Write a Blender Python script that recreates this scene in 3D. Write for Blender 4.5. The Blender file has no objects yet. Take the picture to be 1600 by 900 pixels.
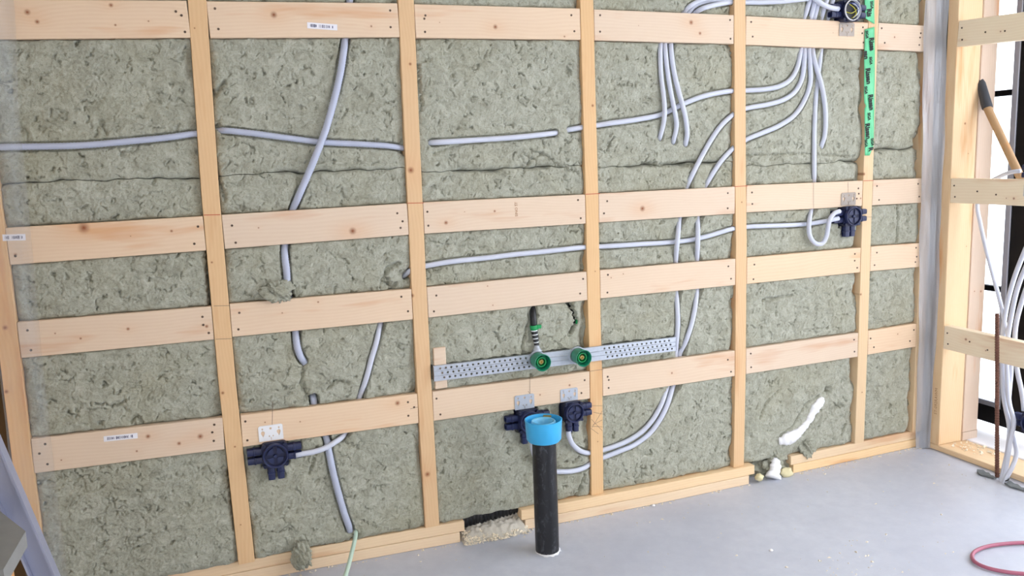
import bpy, bmesh, math, random
import numpy as np
from mathutils import Vector, Matrix

S = bpy.context.scene
COL = S.collection
random.seed(7)

# ------------------------------------------------------------------ camera, sky, exposure
cam_d = bpy.data.cameras.new('camera')
cam = bpy.data.objects.new('camera', cam_d)
COL.objects.link(cam)
cam.location = (-0.03494, -2.47823, 1.25174)
cam.rotation_euler = (1.418151, 0.035420, -0.367408)
cam_d.sensor_width = 36.0
cam_d.lens = 28.6073
cam_d.clip_start = 0.02
S.camera = cam

W = bpy.data.worlds.new('overcast_sky')
S.world = W
W.use_nodes = True
_n = W.node_tree.nodes
_bg = _n['Background']
_tc = _n.new('ShaderNodeTexCoord')
_sx = _n.new('ShaderNodeSeparateXYZ')
_rp = _n.new('ShaderNodeValToRGB')
_rp.color_ramp.elements[0].position = 0.45
_rp.color_ramp.elements[0].color = (0.93, 0.95, 1.0, 1)
_rp.color_ramp.elements[1].position = 1.0
_rp.color_ramp.elements[1].color = (0.80, 0.88, 1.0, 1)
_mp = _n.new('ShaderNodeMapRange')
_mp.inputs['From Min'].default_value = -1
W.node_tree.links.new(_tc.outputs['Generated'], _sx.inputs[0])
W.node_tree.links.new(_sx.outputs['Z'], _mp.inputs['Value'])
W.node_tree.links.new(_mp.outputs[0], _rp.inputs['Fac'])
W.node_tree.links.new(_rp.outputs['Color'], _bg.inputs['Color'])
_bg.inputs['Strength'].default_value = 2.6

S.view_settings.view_transform = 'Standard'
S.view_settings.look = 'None'
S.view_settings.gamma = 1.0
S.view_settings.use_curve_mapping = False
S.view_settings.exposure = 1.12
S.cycles.max_bounces = 8
S.cycles.diffuse_bounces = 5
S.cycles.transparent_max_bounces = 12
S.cycles.use_denoising = True

# ------------------------------------------------------------------ materials
def srgb(r, g, b):
    f = lambda c: c / 12.92 if c <= 0.04045 else ((c + 0.055) / 1.055) ** 2.4
    return (f(r / 255), f(g / 255), f(b / 255), 1)

class NT:
    def __init__(s, name):
        s.m = bpy.data.materials.new(name); s.m.use_nodes = True
        s.t = s.m.node_tree; s.b = s.t.nodes['Principled BSDF']
        s.out = s.t.nodes['Material Output']
    def n(s, kind, **k):
        x = s.t.nodes.new('ShaderNode' + kind)
        for a, v in k.items(): setattr(x, a, v)
        return x
    def set(s, sock, v):
        if hasattr(v, 'is_output') or isinstance(v, bpy.types.NodeSocket): s.t.links.new(v, sock)
        else: sock.default_value = v
    def math(s, op, a, b=0.0, c=0.0, clamp=False):
        x = s.n('Math', operation=op); x.use_clamp = clamp
        s.set(x.inputs[0], a); s.set(x.inputs[1], b); s.set(x.inputs[2], c)
        return x.outputs[0]
    def mix(s, f, a, b):
        x = s.n('Mix', data_type='RGBA')
        s.set(x.inputs[0], f); s.set(x.inputs[6], a); s.set(x.inputs[7], b)
        return x.outputs[2]
    def noise(s, vec, scale, detail=2.0, rough=0.5, dist=0.0):
        x = s.n('TexNoise'); s.set(x.inputs['Vector'], vec)
        x.inputs['Scale'].default_value = scale; x.inputs['Detail'].default_value = detail
        x.inputs['Roughness'].default_value = rough; x.inputs['Distortion'].default_value = dist
        return x.outputs['Fac']
    def ramp(s, f, stops):
        x = s.n('ValToRGB'); s.set(x.inputs[0], f); e = x.color_ramp.elements
        while len(e) < len(stops): e.new(0.5)
        for i, (p, c) in enumerate(stops):
            e[i].position = p; e[i].color = c if not isinstance(c, (int, float)) else (c, c, c, 1)
        return x.outputs[0]
    def obj(s): return s.n('TexCoord').outputs['Object']
    def map(s, vec, scale=(1, 1, 1), loc=(0, 0, 0)):
        x = s.n('Mapping'); s.set(x.inputs['Vector'], vec)
        x.inputs['Scale'].default_value = scale; s.set(x.inputs['Location'], loc)
        return x.outputs[0]
    def bump(s, h, strength, dist):
        x = s.n('Bump'); s.set(x.inputs['Height'], h)
        x.inputs['Strength'].default_value = strength; x.inputs['Distance'].default_value = dist
        s.set(s.b.inputs['Normal'], x.outputs[0])
    def base(s, c, rough=0.6, spec=0.3, metal=0.0):
        s.set(s.b.inputs['Base Color'], c); s.set(s.b.inputs['Roughness'], rough)
        s.b.inputs['Specular IOR Level'].default_value = spec; s.b.inputs['Metallic'].default_value = metal
        return s.m

def plain(name, c, rough=0.5, spec=0.4, metal=0.0, var=0.0, scale=40.0):
    k = NT(name)
    if var:
        f = k.noise(k.obj(), scale, 3.0)
        d = (c[0] * (1 - var), c[1] * (1 - var), c[2] * (1 - var), 1)
        e = (min(1, c[0] * (1 + var)), min(1, c[1] * (1 + var)), min(1, c[2] * (1 + var)), 1)
        return k.base(k.mix(f, d, e), rough, spec, metal)
    return k.base(c, rough, spec, metal)

def wood(name, pale, dark, along, knots=5, grain=0.35):
    """Pine board: long streaks along one local axis, knots at the object's own knot_n properties (x, z, radius)."""
    k = NT(name); o = k.obj()
    rnd = k.n('ObjectInfo').outputs['Random']
    off = k.n('CombineXYZ'); k.set(off.inputs[0], k.math('MULTIPLY', rnd, 37.0)); k.set(off.inputs[2], k.math('MULTIPLY', rnd, 91.0))
    sc = {'x': (1.2, 9, 9), 'z': (9, 9, 1.2), 'y': (9, 1.2, 9)}[along]
    sep = k.n('SeparateXYZ'); k.set(sep.inputs[0], o)
    ring_total = None; core_total = None
    for i in range(knots):
        a = k.n('Attribute', attribute_type='OBJECT', attribute_name='knot_%d' % (i + 1))
        s3 = k.n('SeparateXYZ'); k.set(s3.inputs[0], a.outputs['Vector'])
        u = 'X' if along != 'y' else 'Y'
        dx = k.math('SUBTRACT', sep.outputs[u], s3.outputs['X'])
        dz = k.math('SUBTRACT', sep.outputs['Z'], s3.outputs['Y'])
        if along == 'x' or along == 'y': dx2 = k.math('MULTIPLY', dx, 0.55); dz2 = dz
        else: dx2 = dx; dz2 = k.math('MULTIPLY', dz, 0.55)
        d = k.math('SQRT', k.math('ADD', k.math('MULTIPLY', dx2, dx2), k.math('MULTIPLY', dz2, dz2)))
        d1 = k.math('SQRT', k.math('ADD', k.math('MULTIPLY', dx, dx), k.math('MULTIPLY', dz, dz)))
        r = k.math('MAXIMUM', s3.outputs['Z'], 0.00001)
        q = k.math('DIVIDE', d, r); q1 = k.math('DIVIDE', d1, r)
        infl = k.math('POWER', 2.718, k.math('MULTIPLY', k.math('MULTIPLY', q, q), -0.18))
        core = k.math('SUBTRACT', 1.0, k.math('SMOOTH_MIN', q1, 1.0, 0.3), clamp=True)
        infl = k.math('MULTIPLY', infl, k.math('MULTIPLY', r, 1.1))
        ring_total = infl if ring_total is None else k.math('ADD', ring_total, infl)
        core_total = core if core_total is None else k.math('MAXIMUM', core_total, core)
    warp = k.noise(k.map(o, {'x': (1.3, 3, 3), 'z': (3, 3, 1.3), 'y': (3, 1.3, 3)}[along], off.outputs[0]), 1.0, 2.0)
    across = sep.outputs['Z'] if along != 'z' else sep.outputs['X']
    ph = k.math('ADD', k.math('ADD', across, ring_total), k.math('MULTIPLY', warp, 0.11))
    wv = k.math('SINE', k.math('MULTIPLY', ph, 620.0))
    wv = k.math('MULTIPLY_ADD', wv, 0.5, 0.5)
    fine = k.noise(k.map(o, tuple(v * 16 for v in sc), off.outputs[0]), 1.0, 4.0, 0.6)
    broad = k.noise(k.map(o, tuple(v * 1.4 for v in sc), off.outputs[0]), 1.0, 3.0)
    g = k.math('MULTIPLY_ADD', wv, 0.20, k.math('MULTIPLY_ADD', fine, 0.35, k.math('MULTIPLY', broad, 0.45)))
    g = k.math('MULTIPLY', k.math('SUBTRACT', g, 0.25), grain * 2.0, clamp=True)
    c = k.mix(g, pale, dark)
    red = k.ramp(k.noise(k.map(o, tuple(v * 1.1 for v in sc), off.outputs[0]), 1.3, 3.0, 0.6), [(0.57, 0.0), (0.68, 1.0)])
    c = k.mix(k.math('MULTIPLY', red, 0.50), c, srgb(205, 140, 88))
    tone = k.n('HueSaturation'); k.set(tone.inputs['Color'], c)
    k.set(tone.inputs['Value'], k.math('MULTIPLY_ADD', rnd, 0.10, 0.95))
    k.set(tone.inputs['Saturation'], k.math('MULTIPLY_ADD', rnd, 0.25, 0.88))
    c = k.mix(k.math('MULTIPLY', k.math('MULTIPLY', ring_total, 32.0), 0.9, clamp=True), tone.outputs[0], srgb(216, 168, 126))
    speck = k.noise(o, 420.0, 2.0)
    c = k.mix(k.math('MULTIPLY', core_total, k.math('MULTIPLY_ADD', speck, 0.6, 0.75), clamp=True), c, srgb(136, 74, 42))
    k.bump(k.math('ADD', fine, k.math('MULTIPLY', wv, 0.3)), 0.12, 0.002)
    return k.base(c, 0.62, 0.25)

M = {}
M['noggin'] = wood('pale_pine', srgb(228, 204, 178), srgb(208, 174, 140), 'x')
M['noggin_right'] = wood('pale_pine_right', srgb(244, 228, 200), srgb(222, 194, 156), 'y')
M['stud'] = wood('golden_pine', srgb(228, 189, 140), srgb(206, 158, 106), 'z')
M['stud_pale'] = wood('pale_stud_pine', srgb(226, 202, 170), srgb(206, 172, 132), 'z')
M['stud_grey'] = wood('weathered_pine', srgb(214, 194, 176), srgb(190, 164, 142), 'z')
M['sill'] = wood('sill_pine', srgb(238, 210, 172), srgb(218, 180, 136), 'x', 2)
M['sill_right'] = wood('sill_pine_right', srgb(234, 206, 168), srgb(206, 166, 124), 'y', 2)

def wool_mat(name):
    k = NT(name); o = k.obj()
    big = k.noise(o, 3.2, 3.0, 0.6)
    mid = k.noise(o, 28.0, 4.0, 0.65, 1.2)
    fib = k.noise(o, 230.0, 4.0, 0.75, 1.2)
    speck = k.noise(o, 120.0, 6.0, 0.85, 0.0)
    c = k.mix(k.ramp(mid, [(0.30, 0.0), (0.72, 1.0)]), srgb(150, 150, 134), srgb(189, 190, 175))
    c = k.mix(k.math('MULTIPLY', k.ramp(big, [(0.48, 0.0), (0.72, 1.0)]), 0.35), c, srgb(158, 152, 122))
    c = k.mix(k.math('MULTIPLY', k.ramp(fib, [(0.33, 1.0), (0.46, 0.0)]), 0.60), c, srgb(108, 104, 80))
    c = k.mix(k.math('MULTIPLY', k.ramp(speck, [(0.30, 1.0), (0.40, 0.0)]), 0.85), c, srgb(78, 70, 48))
    c = k.mix(k.math('MULTIPLY', k.ramp(fib, [(0.60, 0.0), (0.74, 1.0)]), 0.45), c, srgb(220, 222, 206))
    k.bump(k.math('ADD', k.math('MULTIPLY', fib, 0.6), k.math('ADD', mid, k.math('MULTIPLY', speck, 0.6))), 0.5, 0.005)
    k.b.inputs['Sheen Weight'].default_value = 0.15
    return k.base(c, 0.95, 0.05)
M['wool'] = wool_mat('mineral_wool')

def concrete():
    k = NT('screed_concrete'); o = k.obj()
    a = k.noise(o, 1.6, 4.0, 0.6); b = k.noise(o, 22.0, 5.0, 0.65); s = k.noise(o, 170.0, 2.0)
    c = k.mix(k.ramp(a, [(0.3, 0.0), (0.7, 1.0)]), srgb(182, 186, 199), srgb(202, 206, 217))
    c = k.mix(k.math('MULTIPLY', k.ramp(b, [(0.35, 0.0), (0.75, 1.0)]), 0.35), c, srgb(172, 176, 191))
    c = k.mix(k.math('MULTIPLY', k.ramp(s, [(0.70, 0.0), (0.76, 1.0)]), 0.5), c, srgb(226, 226, 226))
    k.bump(k.math('ADD', b, k.math('MULTIPLY', s, 0.3)), 0.12, 0.004)
    return k.base(c, k.math('MULTIPLY_ADD', b, 0.25, 0.34), 0.45)
M['concrete'] = concrete()
M['conduit'] = plain('grey_conduit_plastic', srgb(204, 208, 222), 0.42, 0.4, 0, 0.03, 30)
M['conduit_grey'] = plain('dull_conduit_plastic', srgb(184, 190, 210), 0.45, 0.4, 0, 0.04, 30)
M['pex_green'] = plain('pale_green_tube', srgb(198, 222, 206), 0.4)
M['navy'] = plain('navy_plastic', srgb(32, 40, 78), 0.38, 0.5, 0, 0.15, 60)
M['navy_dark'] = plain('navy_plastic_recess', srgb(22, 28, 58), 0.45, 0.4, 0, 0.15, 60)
M['galv'] = plain('galvanised_steel', srgb(184, 190, 200), 0.48, 0.5, 0.55, 0.12, 90)
M['galv_white'] = plain('white_coated_steel', srgb(236, 236, 238), 0.45, 0.5, 0.1, 0.03, 60)
M['galv_dull'] = plain('dull_zinc_steel', srgb(158, 148, 140), 0.5, 0.4, 0.6, 0.1, 60)
M['green'] = plain('green_plastic', srgb(28, 136, 104), 0.35, 0.5, 0, 0.06, 60)
M['green_clip'] = plain('bright_green_plastic', srgb(24, 150, 84), 0.4)
M['brass'] = plain('brass_fitting', srgb(190, 168, 112), 0.35, 0.5, 0.9)
M['black'] = plain('black_pipe_plastic', srgb(22, 23, 28), 0.38, 0.5)
M['black_rubber'] = plain('black_rubber', srgb(38, 40, 46), 0.6)
M['frame_black'] = plain('black_window_frame', srgb(10, 10, 13), 0.5, 0.2)
M['frame_grey'] = plain('grey_aluminium_trim', srgb(150, 154, 166), 0.4, 0.5, 0.5)
M['white_print'] = plain('white_plastic', srgb(238, 240, 244), 0.4)
M['ink'] = plain('black_ink', srgb(22, 28, 26), 0.6)
M['ink_blue'] = plain('blue_grey_ink', srgb(84, 84, 112), 0.6)
M['paper'] = plain('white_sticker', srgb(236, 234, 240), 0.5)
M['pencil'] = plain('pencil_graphite', srgb(112, 92, 84), 0.7)
M['chalk_red'] = plain('red_marker', srgb(188, 84, 60), 0.7)
M['stamp'] = plain('brown_stamp_ink', srgb(168, 122, 86), 0.7)
M['screw'] = plain('screw_steel', srgb(92, 74, 62), 0.45, 0.5, 0.5)
M['blue'] = plain('sky_blue_plastic', srgb(62, 176, 232), 0.38, 0.5, 0, 0.03, 40)
M['blue_in'] = plain('light_blue_plastic', srgb(112, 190, 226), 0.4, 0.5)
M['foam'] = plain('white_foam', srgb(238, 238, 240), 0.8, 0.1, 0, 0.04, 80)
M['foam_yellow'] = plain('cream_foam', srgb(226, 216, 176), 0.85, 0.1, 0, 0.12, 60)
M['rust'] = plain('rusty_steel', srgb(112, 78, 66), 0.75, 0.3, 0.2, 0.35, 120)
M['hose_pink'] = plain('red_rubber_hose', srgb(164, 92, 112), 0.45, 0.4, 0, 0.1, 20)
M['alu'] = plain('aluminium', srgb(164, 168, 190), 0.45, 0.5, 0.4, 0.04, 20)
M['tread'] = plain('grey_step_plastic', srgb(140, 140, 138), 0.7, 0.3, 0, 0.12, 30)
M['board_dark'] = plain('dark_backing_board', srgb(70, 64, 54), 0.9, 0.1)
M['white_board'] = plain('white_window_board', srgb(238, 238, 244), 0.5, 0.3, 0, 0.03, 6)
M['ceiling'] = plain('plain_board', srgb(214, 206, 194), 0.8, 0.2)
M['snow'] = plain('snowy_ground', srgb(236, 238, 242), 0.9, 0.1, 0, 0.03, 0.5)
M['chips'] = plain('wood_chips', srgb(236, 224, 202), 0.8, 0.1, 0, 0.2, 300)
M['grit'] = plain('grey_grit', srgb(198, 192, 180), 0.9, 0.1, 0, 0.15, 200)
M['felt'] = plain('grey_sill_gasket', srgb(118, 122, 124), 0.9, 0.1, 0, 0.2, 80)
M['grip'] = plain('dark_grey_grip', srgb(58, 60, 66), 0.6)
M['handle_wood'] = wood('handle_ash', srgb(178, 150, 120), srgb(146, 116, 86), 'z', 1)
M['wire_yellow'] = plain('yellow_wire', srgb(196, 190, 60), 0.4)
M['wire_blue'] = plain('blue_wire', srgb(40, 62, 140), 0.4)

def tape_mat():
    k = NT('green_tape'); o = k.obj()
    f = k.noise(o, 18.0, 2.0)
    k.bump(k.noise(o, 55.0, 2.0), 0.35, 0.003)
    return k.base(k.mix(f, srgb(78, 186, 128), srgb(104, 208, 152)), 0.32, 0.5)
M['tape'] = tape_mat()

def black_pipe():
    k = NT('scuffed_black_pipe'); o = k.obj()
    f = k.noise(k.map(o, (1, 1, 0.5)), 60.0, 5.0, 0.7, 0.8)
    low = k.noise(o, 9.0, 3.0)
    m = k.math('MULTIPLY', k.ramp(f, [(0.54, 0.0), (0.68, 1.0)]), k.ramp(low, [(0.4, 0.25), (0.65, 0.9)]))
    return k.base(k.mix(m, srgb(20, 21, 26), srgb(96, 98, 106)), 0.4, 0.5)
M['pipe_black'] = black_pipe()

def film(name, alpha, tint):
    k = NT(name); o = k.obj()
    tr = k.n('BsdfTransparent'); mx = k.n('MixShader')
    f = k.noise(k.map(o, (6, 6, 0.8)), 3.0, 3.0, 0.6)
    k.base(tint, 0.22, 0.6)
    k.bump(f, 0.6, 0.02)
    k.set(mx.inputs[0], k.math('MULTIPLY_ADD', f, 0.25, alpha - 0.12, clamp=True))
    k.t.links.new(tr.outputs[0], mx.inputs[1]); k.t.links.new(k.b.outputs[0], mx.inputs[2])
    k.t.links.new(mx.outputs[0], k.out.inputs[0])
    return k.m
M['film_thin'] = film('clear_plastic_film', 0.20, srgb(196, 206, 216))
M['film_thick'] = film('folded_plastic_film', 0.60, srgb(186, 188, 194))

def glass():
    k = NT('window_glass')
    tr = k.n('BsdfTransparent'); gl = k.n('BsdfGlossy'); mx = k.n('MixShader')
    gl.inputs['Roughness'].default_value = 0.02
    k.set(mx.inputs[0], 0.06)
    k.t.links.new(tr.outputs[0], mx.inputs[1]); k.t.links.new(gl.outputs[0], mx.inputs[2])
    k.t.links.new(mx.outputs[0], k.out.inputs[0])
    return k.m
M['glass'] = glass()

# ------------------------------------------------------------------ helpers
def link(name, me, mat=None, parent=None, loc=None):
    o = bpy.data.objects.new(name, me)
    COL.objects.link(o)
    if mat is not None and me is not None and not me.materials: me.materials.append(M[mat] if isinstance(mat, str) else mat)
    if loc is not None: o.location = loc
    if parent is not None: o.parent = parent
    return o
def tag(o, label, cat, group=None):
    o['label'] = label; o['category'] = cat
    if group: o['group'] = group
    return o
def root(name, label, cat, loc=(0, 0, 0), group=None, rot=None):
    o = link(name, None, loc=loc)
    if rot: o.rotation_euler = rot
    return tag(o, label, cat, group)
def bm_mesh(bm, name, smooth=False):
    bmesh.ops.recalc_face_normals(bm, faces=bm.faces)
    me = bpy.data.meshes.new(name); bm.to_mesh(me); bm.free()
    if smooth:
        for p in me.polygons: p.use_smooth = True
    return me
def smooth_by_angle(me, ang=40):
    import math as _m
    bm = bmesh.new(); bm.from_mesh(me)
    for f in bm.faces: f.smooth = True
    for e in bm.edges:
        if len(e.link_faces) == 2 and e.calc_face_angle(0) > _m.radians(ang): e.smooth = False
    bm.to_mesh(me); bm.free()
    return me
def add_box(bm, x0, x1, y0, y1, z0, z1):
    v = [bm.verts.new((x, y, z)) for x in (x0, x1) for y in (y0, y1) for z in (z0, z1)]
    for f in ((0, 1, 3, 2), (4, 6, 7, 5), (0, 4, 5, 1), (2, 3, 7, 6), (0, 2, 6, 4), (1, 5, 7, 3)):
        bm.faces.new([v[i] for i in f])
    return v
def box_mesh(name, x0, x1, y0, y1, z0, z1, bev=0.0):
    bm = bmesh.new(); add_box(bm, x0, x1, y0, y1, z0, z1)
    if bev: bmesh.ops.bevel(bm, geom=bm.edges[:], offset=bev, segments=1, affect='EDGES')
    return bm_mesh(bm, name)
def spline(pts, step):
    """Catmull-Rom through the points, resampled at an even step."""
    P = [Vector(p) for p in pts]
    P = [P[0] * 2 - P[1]] + P + [P[-1] * 2 - P[-2]]
    raw = []
    for i in range(1, len(P) - 2):
        a, b, c, d = P[i - 1], P[i], P[i + 1], P[i + 2]
        t0 = 0; t1 = t0 + max(1e-5, (b - a).length ** 0.5); t2 = t1 + max(1e-5, (c - b).length ** 0.5); t3 = t2 + max(1e-5, (d - c).length ** 0.5)
        n = max(3, int((c - b).length / 0.004))
        for j in range(n):
            t = t1 + (t2 - t1) * j / n
            A1 = a * ((t1 - t) / (t1 - t0)) + b * ((t - t0) / (t1 - t0))
            A2 = b * ((t2 - t) / (t2 - t1)) + c * ((t - t1) / (t2 - t1))
            A3 = c * ((t3 - t) / (t3 - t2)) + d * ((t - t2) / (t3 - t2))
            B1 = A1 * ((t2 - t) / (t2 - t0)) + A2 * ((t - t0) / (t2 - t0))
            B2 = A2 * ((t3 - t) / (t3 - t1)) + A3 * ((t - t1) / (t3 - t1))
            raw.append(B1 * ((t2 - t) / (t2 - t1)) + B2 * ((t - t1) / (t2 - t1)))
    raw.append(P[-2])
    out = [raw[0]]; acc = 0
    for a, b in zip(raw, raw[1:]):
        acc += (b - a).length
        if acc >= step: out.append(b); acc = 0
    if (out[-1] - raw[-1]).length > step * 0.3: out.append(raw[-1])
    return out
def add_tube(bm, path, rad, seg=10, caps=True):
    """path: list of Vectors; rad: number or function of the ring's index."""
    rings = []; up = None
    for i, p in enumerate(path):
        t = (path[min(i + 1, len(path) - 1)] - path[max(i - 1, 0)]).normalized()
        if up is None:
            up = t.orthogonal().normalized()
        up = (up - t * up.dot(t)).normalized(); s = t.cross(up)
        r = rad(i) if callable(rad) else rad
        rings.append([bm.verts.new(p + (up * math.cos(a) + s * math.sin(a)) * r) for a in [2 * math.pi * j / seg for j in range(seg)]])
    for a, b in zip(rings, rings[1:]):
        for j in range(seg):
            bm.faces.new((a[j], a[(j + 1) % seg], b[(j + 1) % seg], b[j]))
    if caps:
        bm.faces.new(rings[0]); bm.faces.new(rings[-1])
    return rings
def add_lathe(bm, prof, seg=32, mat=Matrix.Identity(4)):
    """prof: (radius, height) pairs turned about local Z and moved by mat; closed when the last pair equals the first."""
    rings = []
    for r, h in prof:
        if r < 1e-6: rings.append([bm.verts.new(mat @ Vector((0, 0, h)))])
        else: rings.append([bm.verts.new(mat @ Vector((r * math.cos(2 * math.pi * j / seg), r * math.sin(2 * math.pi * j / seg), h))) for j in range(seg)])
    for a, b in zip(rings, rings[1:]):
        for j in range(seg):
            k = (j + 1) % seg
            q = [a[j % len(a)], a[k % len(a)], b[k % len(b)], b[j % len(b)]]
            q = [v for i, v in enumerate(q) if v not in q[:i]]
            if len(q) > 2: bm.faces.new(q)
def lathe_mesh(name, prof, seg=32, mat=Matrix.Identity(4), ang=35):
    bm = bmesh.new(); add_lathe(bm, prof, seg, mat)
    bmesh.ops.remove_doubles(bm, verts=bm.verts, dist=1e-6)
    return smooth_by_angle(bm_mesh(bm, name), ang)
TO_ROOM = Matrix.Rotation(math.radians(90), 4, 'X')      # local +Z -> -Y (out of the wall into the room)
def text_mesh(name, body, size, bold=0.0, thick=0.0):
    cu = bpy.data.curves.new(name, 'FONT'); cu.body = body; cu.size = size; cu.offset = bold
    cu.align_x = 'CENTER'; cu.align_y = 'CENTER'; cu.resolution_u = 3; cu.extrude = thick
    t = bpy.data.objects.new(name, cu); COL.objects.link(t)
    me = bpy.data.meshes.new_from_object(t.evaluated_get(bpy.context.evaluated_depsgraph_get()))
    bpy.data.objects.remove(t); bpy.data.curves.remove(cu)
    return me
def strip_bm(bm, a, b, w, y):
    """thin flat mark on the wall plane from a=(x,z) to b=(x,z)"""
    d = Vector((b[0] - a[0], b[1] - a[1])); n = Vector((-d.y, d.x)).normalized() * w / 2
    bm.faces.new([bm.verts.new((p[0] + s * n.x, y, p[1] + s * n.y)) for p, s in ((a, 1), (a, -1), (b, -1), (b, 1))])
ORD = ['first', 'second', 'third', 'fourth', 'fifth', 'sixth', 'seventh']
ROW = {1: 'top', 2: 'second', 3: 'third', 4: 'lowest'}
def basis(d, u):
    """text axes: d = reading direction, u = up of the letters"""
    d = Vector(d); u = Vector(u); n = d.cross(u)
    return Matrix(((d.x, u.x, n.x, 0), (d.y, u.y, n.y, 0), (d.z, u.z, n.z, 0), (0, 0, 0, 1)))

# ------------------------------------------------------------------ measured framing (metres; wall face is y = 0, room is y < 0)
STUD_LINE = {1: [(0.0, 0.0059), (0.084, 0.0059), (0.638, -0.0029), (1.2, -0.0018), (1.721, 0.0095), (2.36, 0.0095)], 2: [(0.0, 0.5923), (0.071, 0.5923), (0.56, 0.5903), (0.874, 0.5904), (1.173, 0.5924), (1.739, 0.5972), (2.36, 0.5972)], 3: [(0.0, 1.2012), (0.065, 1.2012), (0.482, 1.2055), (0.783, 1.2031), (1.143, 1.2037), (1.496, 1.2005), (1.766, 1.1991), (2.36, 1.1991)], 4: [(0.0, 1.805), (0.084, 1.805), (0.419, 1.8094), (0.942, 1.8094), (1.148, 1.8035), (1.737, 1.7958), (2.36, 1.7958)], 5: [(0.0, 2.394), (0.45, 2.3975), (1.1, 2.397), (1.8, 2.4), (2.36, 2.4)], 0: [(0.0, -0.5465), (0.5, -0.5465), (1.03, -0.541), (2.36, -0.541)], 6: [(0.0, 2.703), (0.09, 2.703), (0.5, 2.703), (1.0, 2.704), (1.65, 2.69), (2.36, 2.69)]}          # stud number: (z, x centre) from floor to top, slightly bowed timbers
NOGGIN_LINE = {(1, 0): ((-0.5165, 1.6585), (-0.0158, 1.6728)), (1, 1): ((0.0332, 1.6729), (0.5722, 1.6858)), (1, 2): ((0.6212, 1.6849), (1.175, 1.6895)), (1, 3): ((1.224, 1.6888), (1.772, 1.6866)), (1, 4): ((1.821, 1.6848), (2.375, 1.6769)), (1, 5): ((2.424, 1.6771), (2.6655, 1.6726)), (2, 0): ((-0.5165, 1.0804), (-0.0265, 1.0839)), (2, 1): ((0.0225, 1.0848), (0.5673, 1.0903)), (2, 2): ((0.6163, 1.0907), (1.1791, 1.0891)), (2, 3): ((1.2281, 1.0895), (1.7807, 1.0893)), (2, 4): ((1.8297, 1.091), (2.3725, 1.0863)), (2, 5): ((2.4215, 1.0864), (2.6776, 1.0838)), (3, 0): ((-0.5186, 0.8271), (-0.0271, 0.8237)), (3, 1): ((0.0219, 0.8257), (0.5659, 0.8221)), (3, 2): ((0.6149, 0.8227), (1.1787, 0.8271)), (3, 3): ((1.2277, 0.8276), (1.7849, 0.8262)), (3, 4): ((1.8339, 0.8259), (2.3727, 0.8259)), (3, 5): ((2.4217, 0.826), (2.6792, 0.823)), (4, 0): ((-0.522, 0.5017), (-0.025, 0.4898)), (4, 1): ((0.024, 0.4888), (0.5661, 0.4814)), (4, 2): ((0.6151, 0.4811), (1.181, 0.4774)), (4, 3): ((1.23, 0.479), (1.7849, 0.4807)), (4, 4): ((1.8339, 0.4817), (2.373, 0.4846)), (4, 5): ((2.422, 0.4866), (2.6785, 0.4904))}         # (row, bay): ends (x, z) of the centre line
HW = 0.024                   # half a stud's width
NT_ = 0.026                  # noggin thickness
TOP = 2.36

def stud_x(k, z):
    L = STUD_LINE[k]
    return float(np.interp(z, [p[0] for p in L], [p[1] for p in L]))
def row_z(r, b, x):
    (x0, z0), (x1, z1) = NOGGIN_LINE[(r, b)]
    return z0 + (z1 - z0) * (x - x0) / (x1 - x0)

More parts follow.
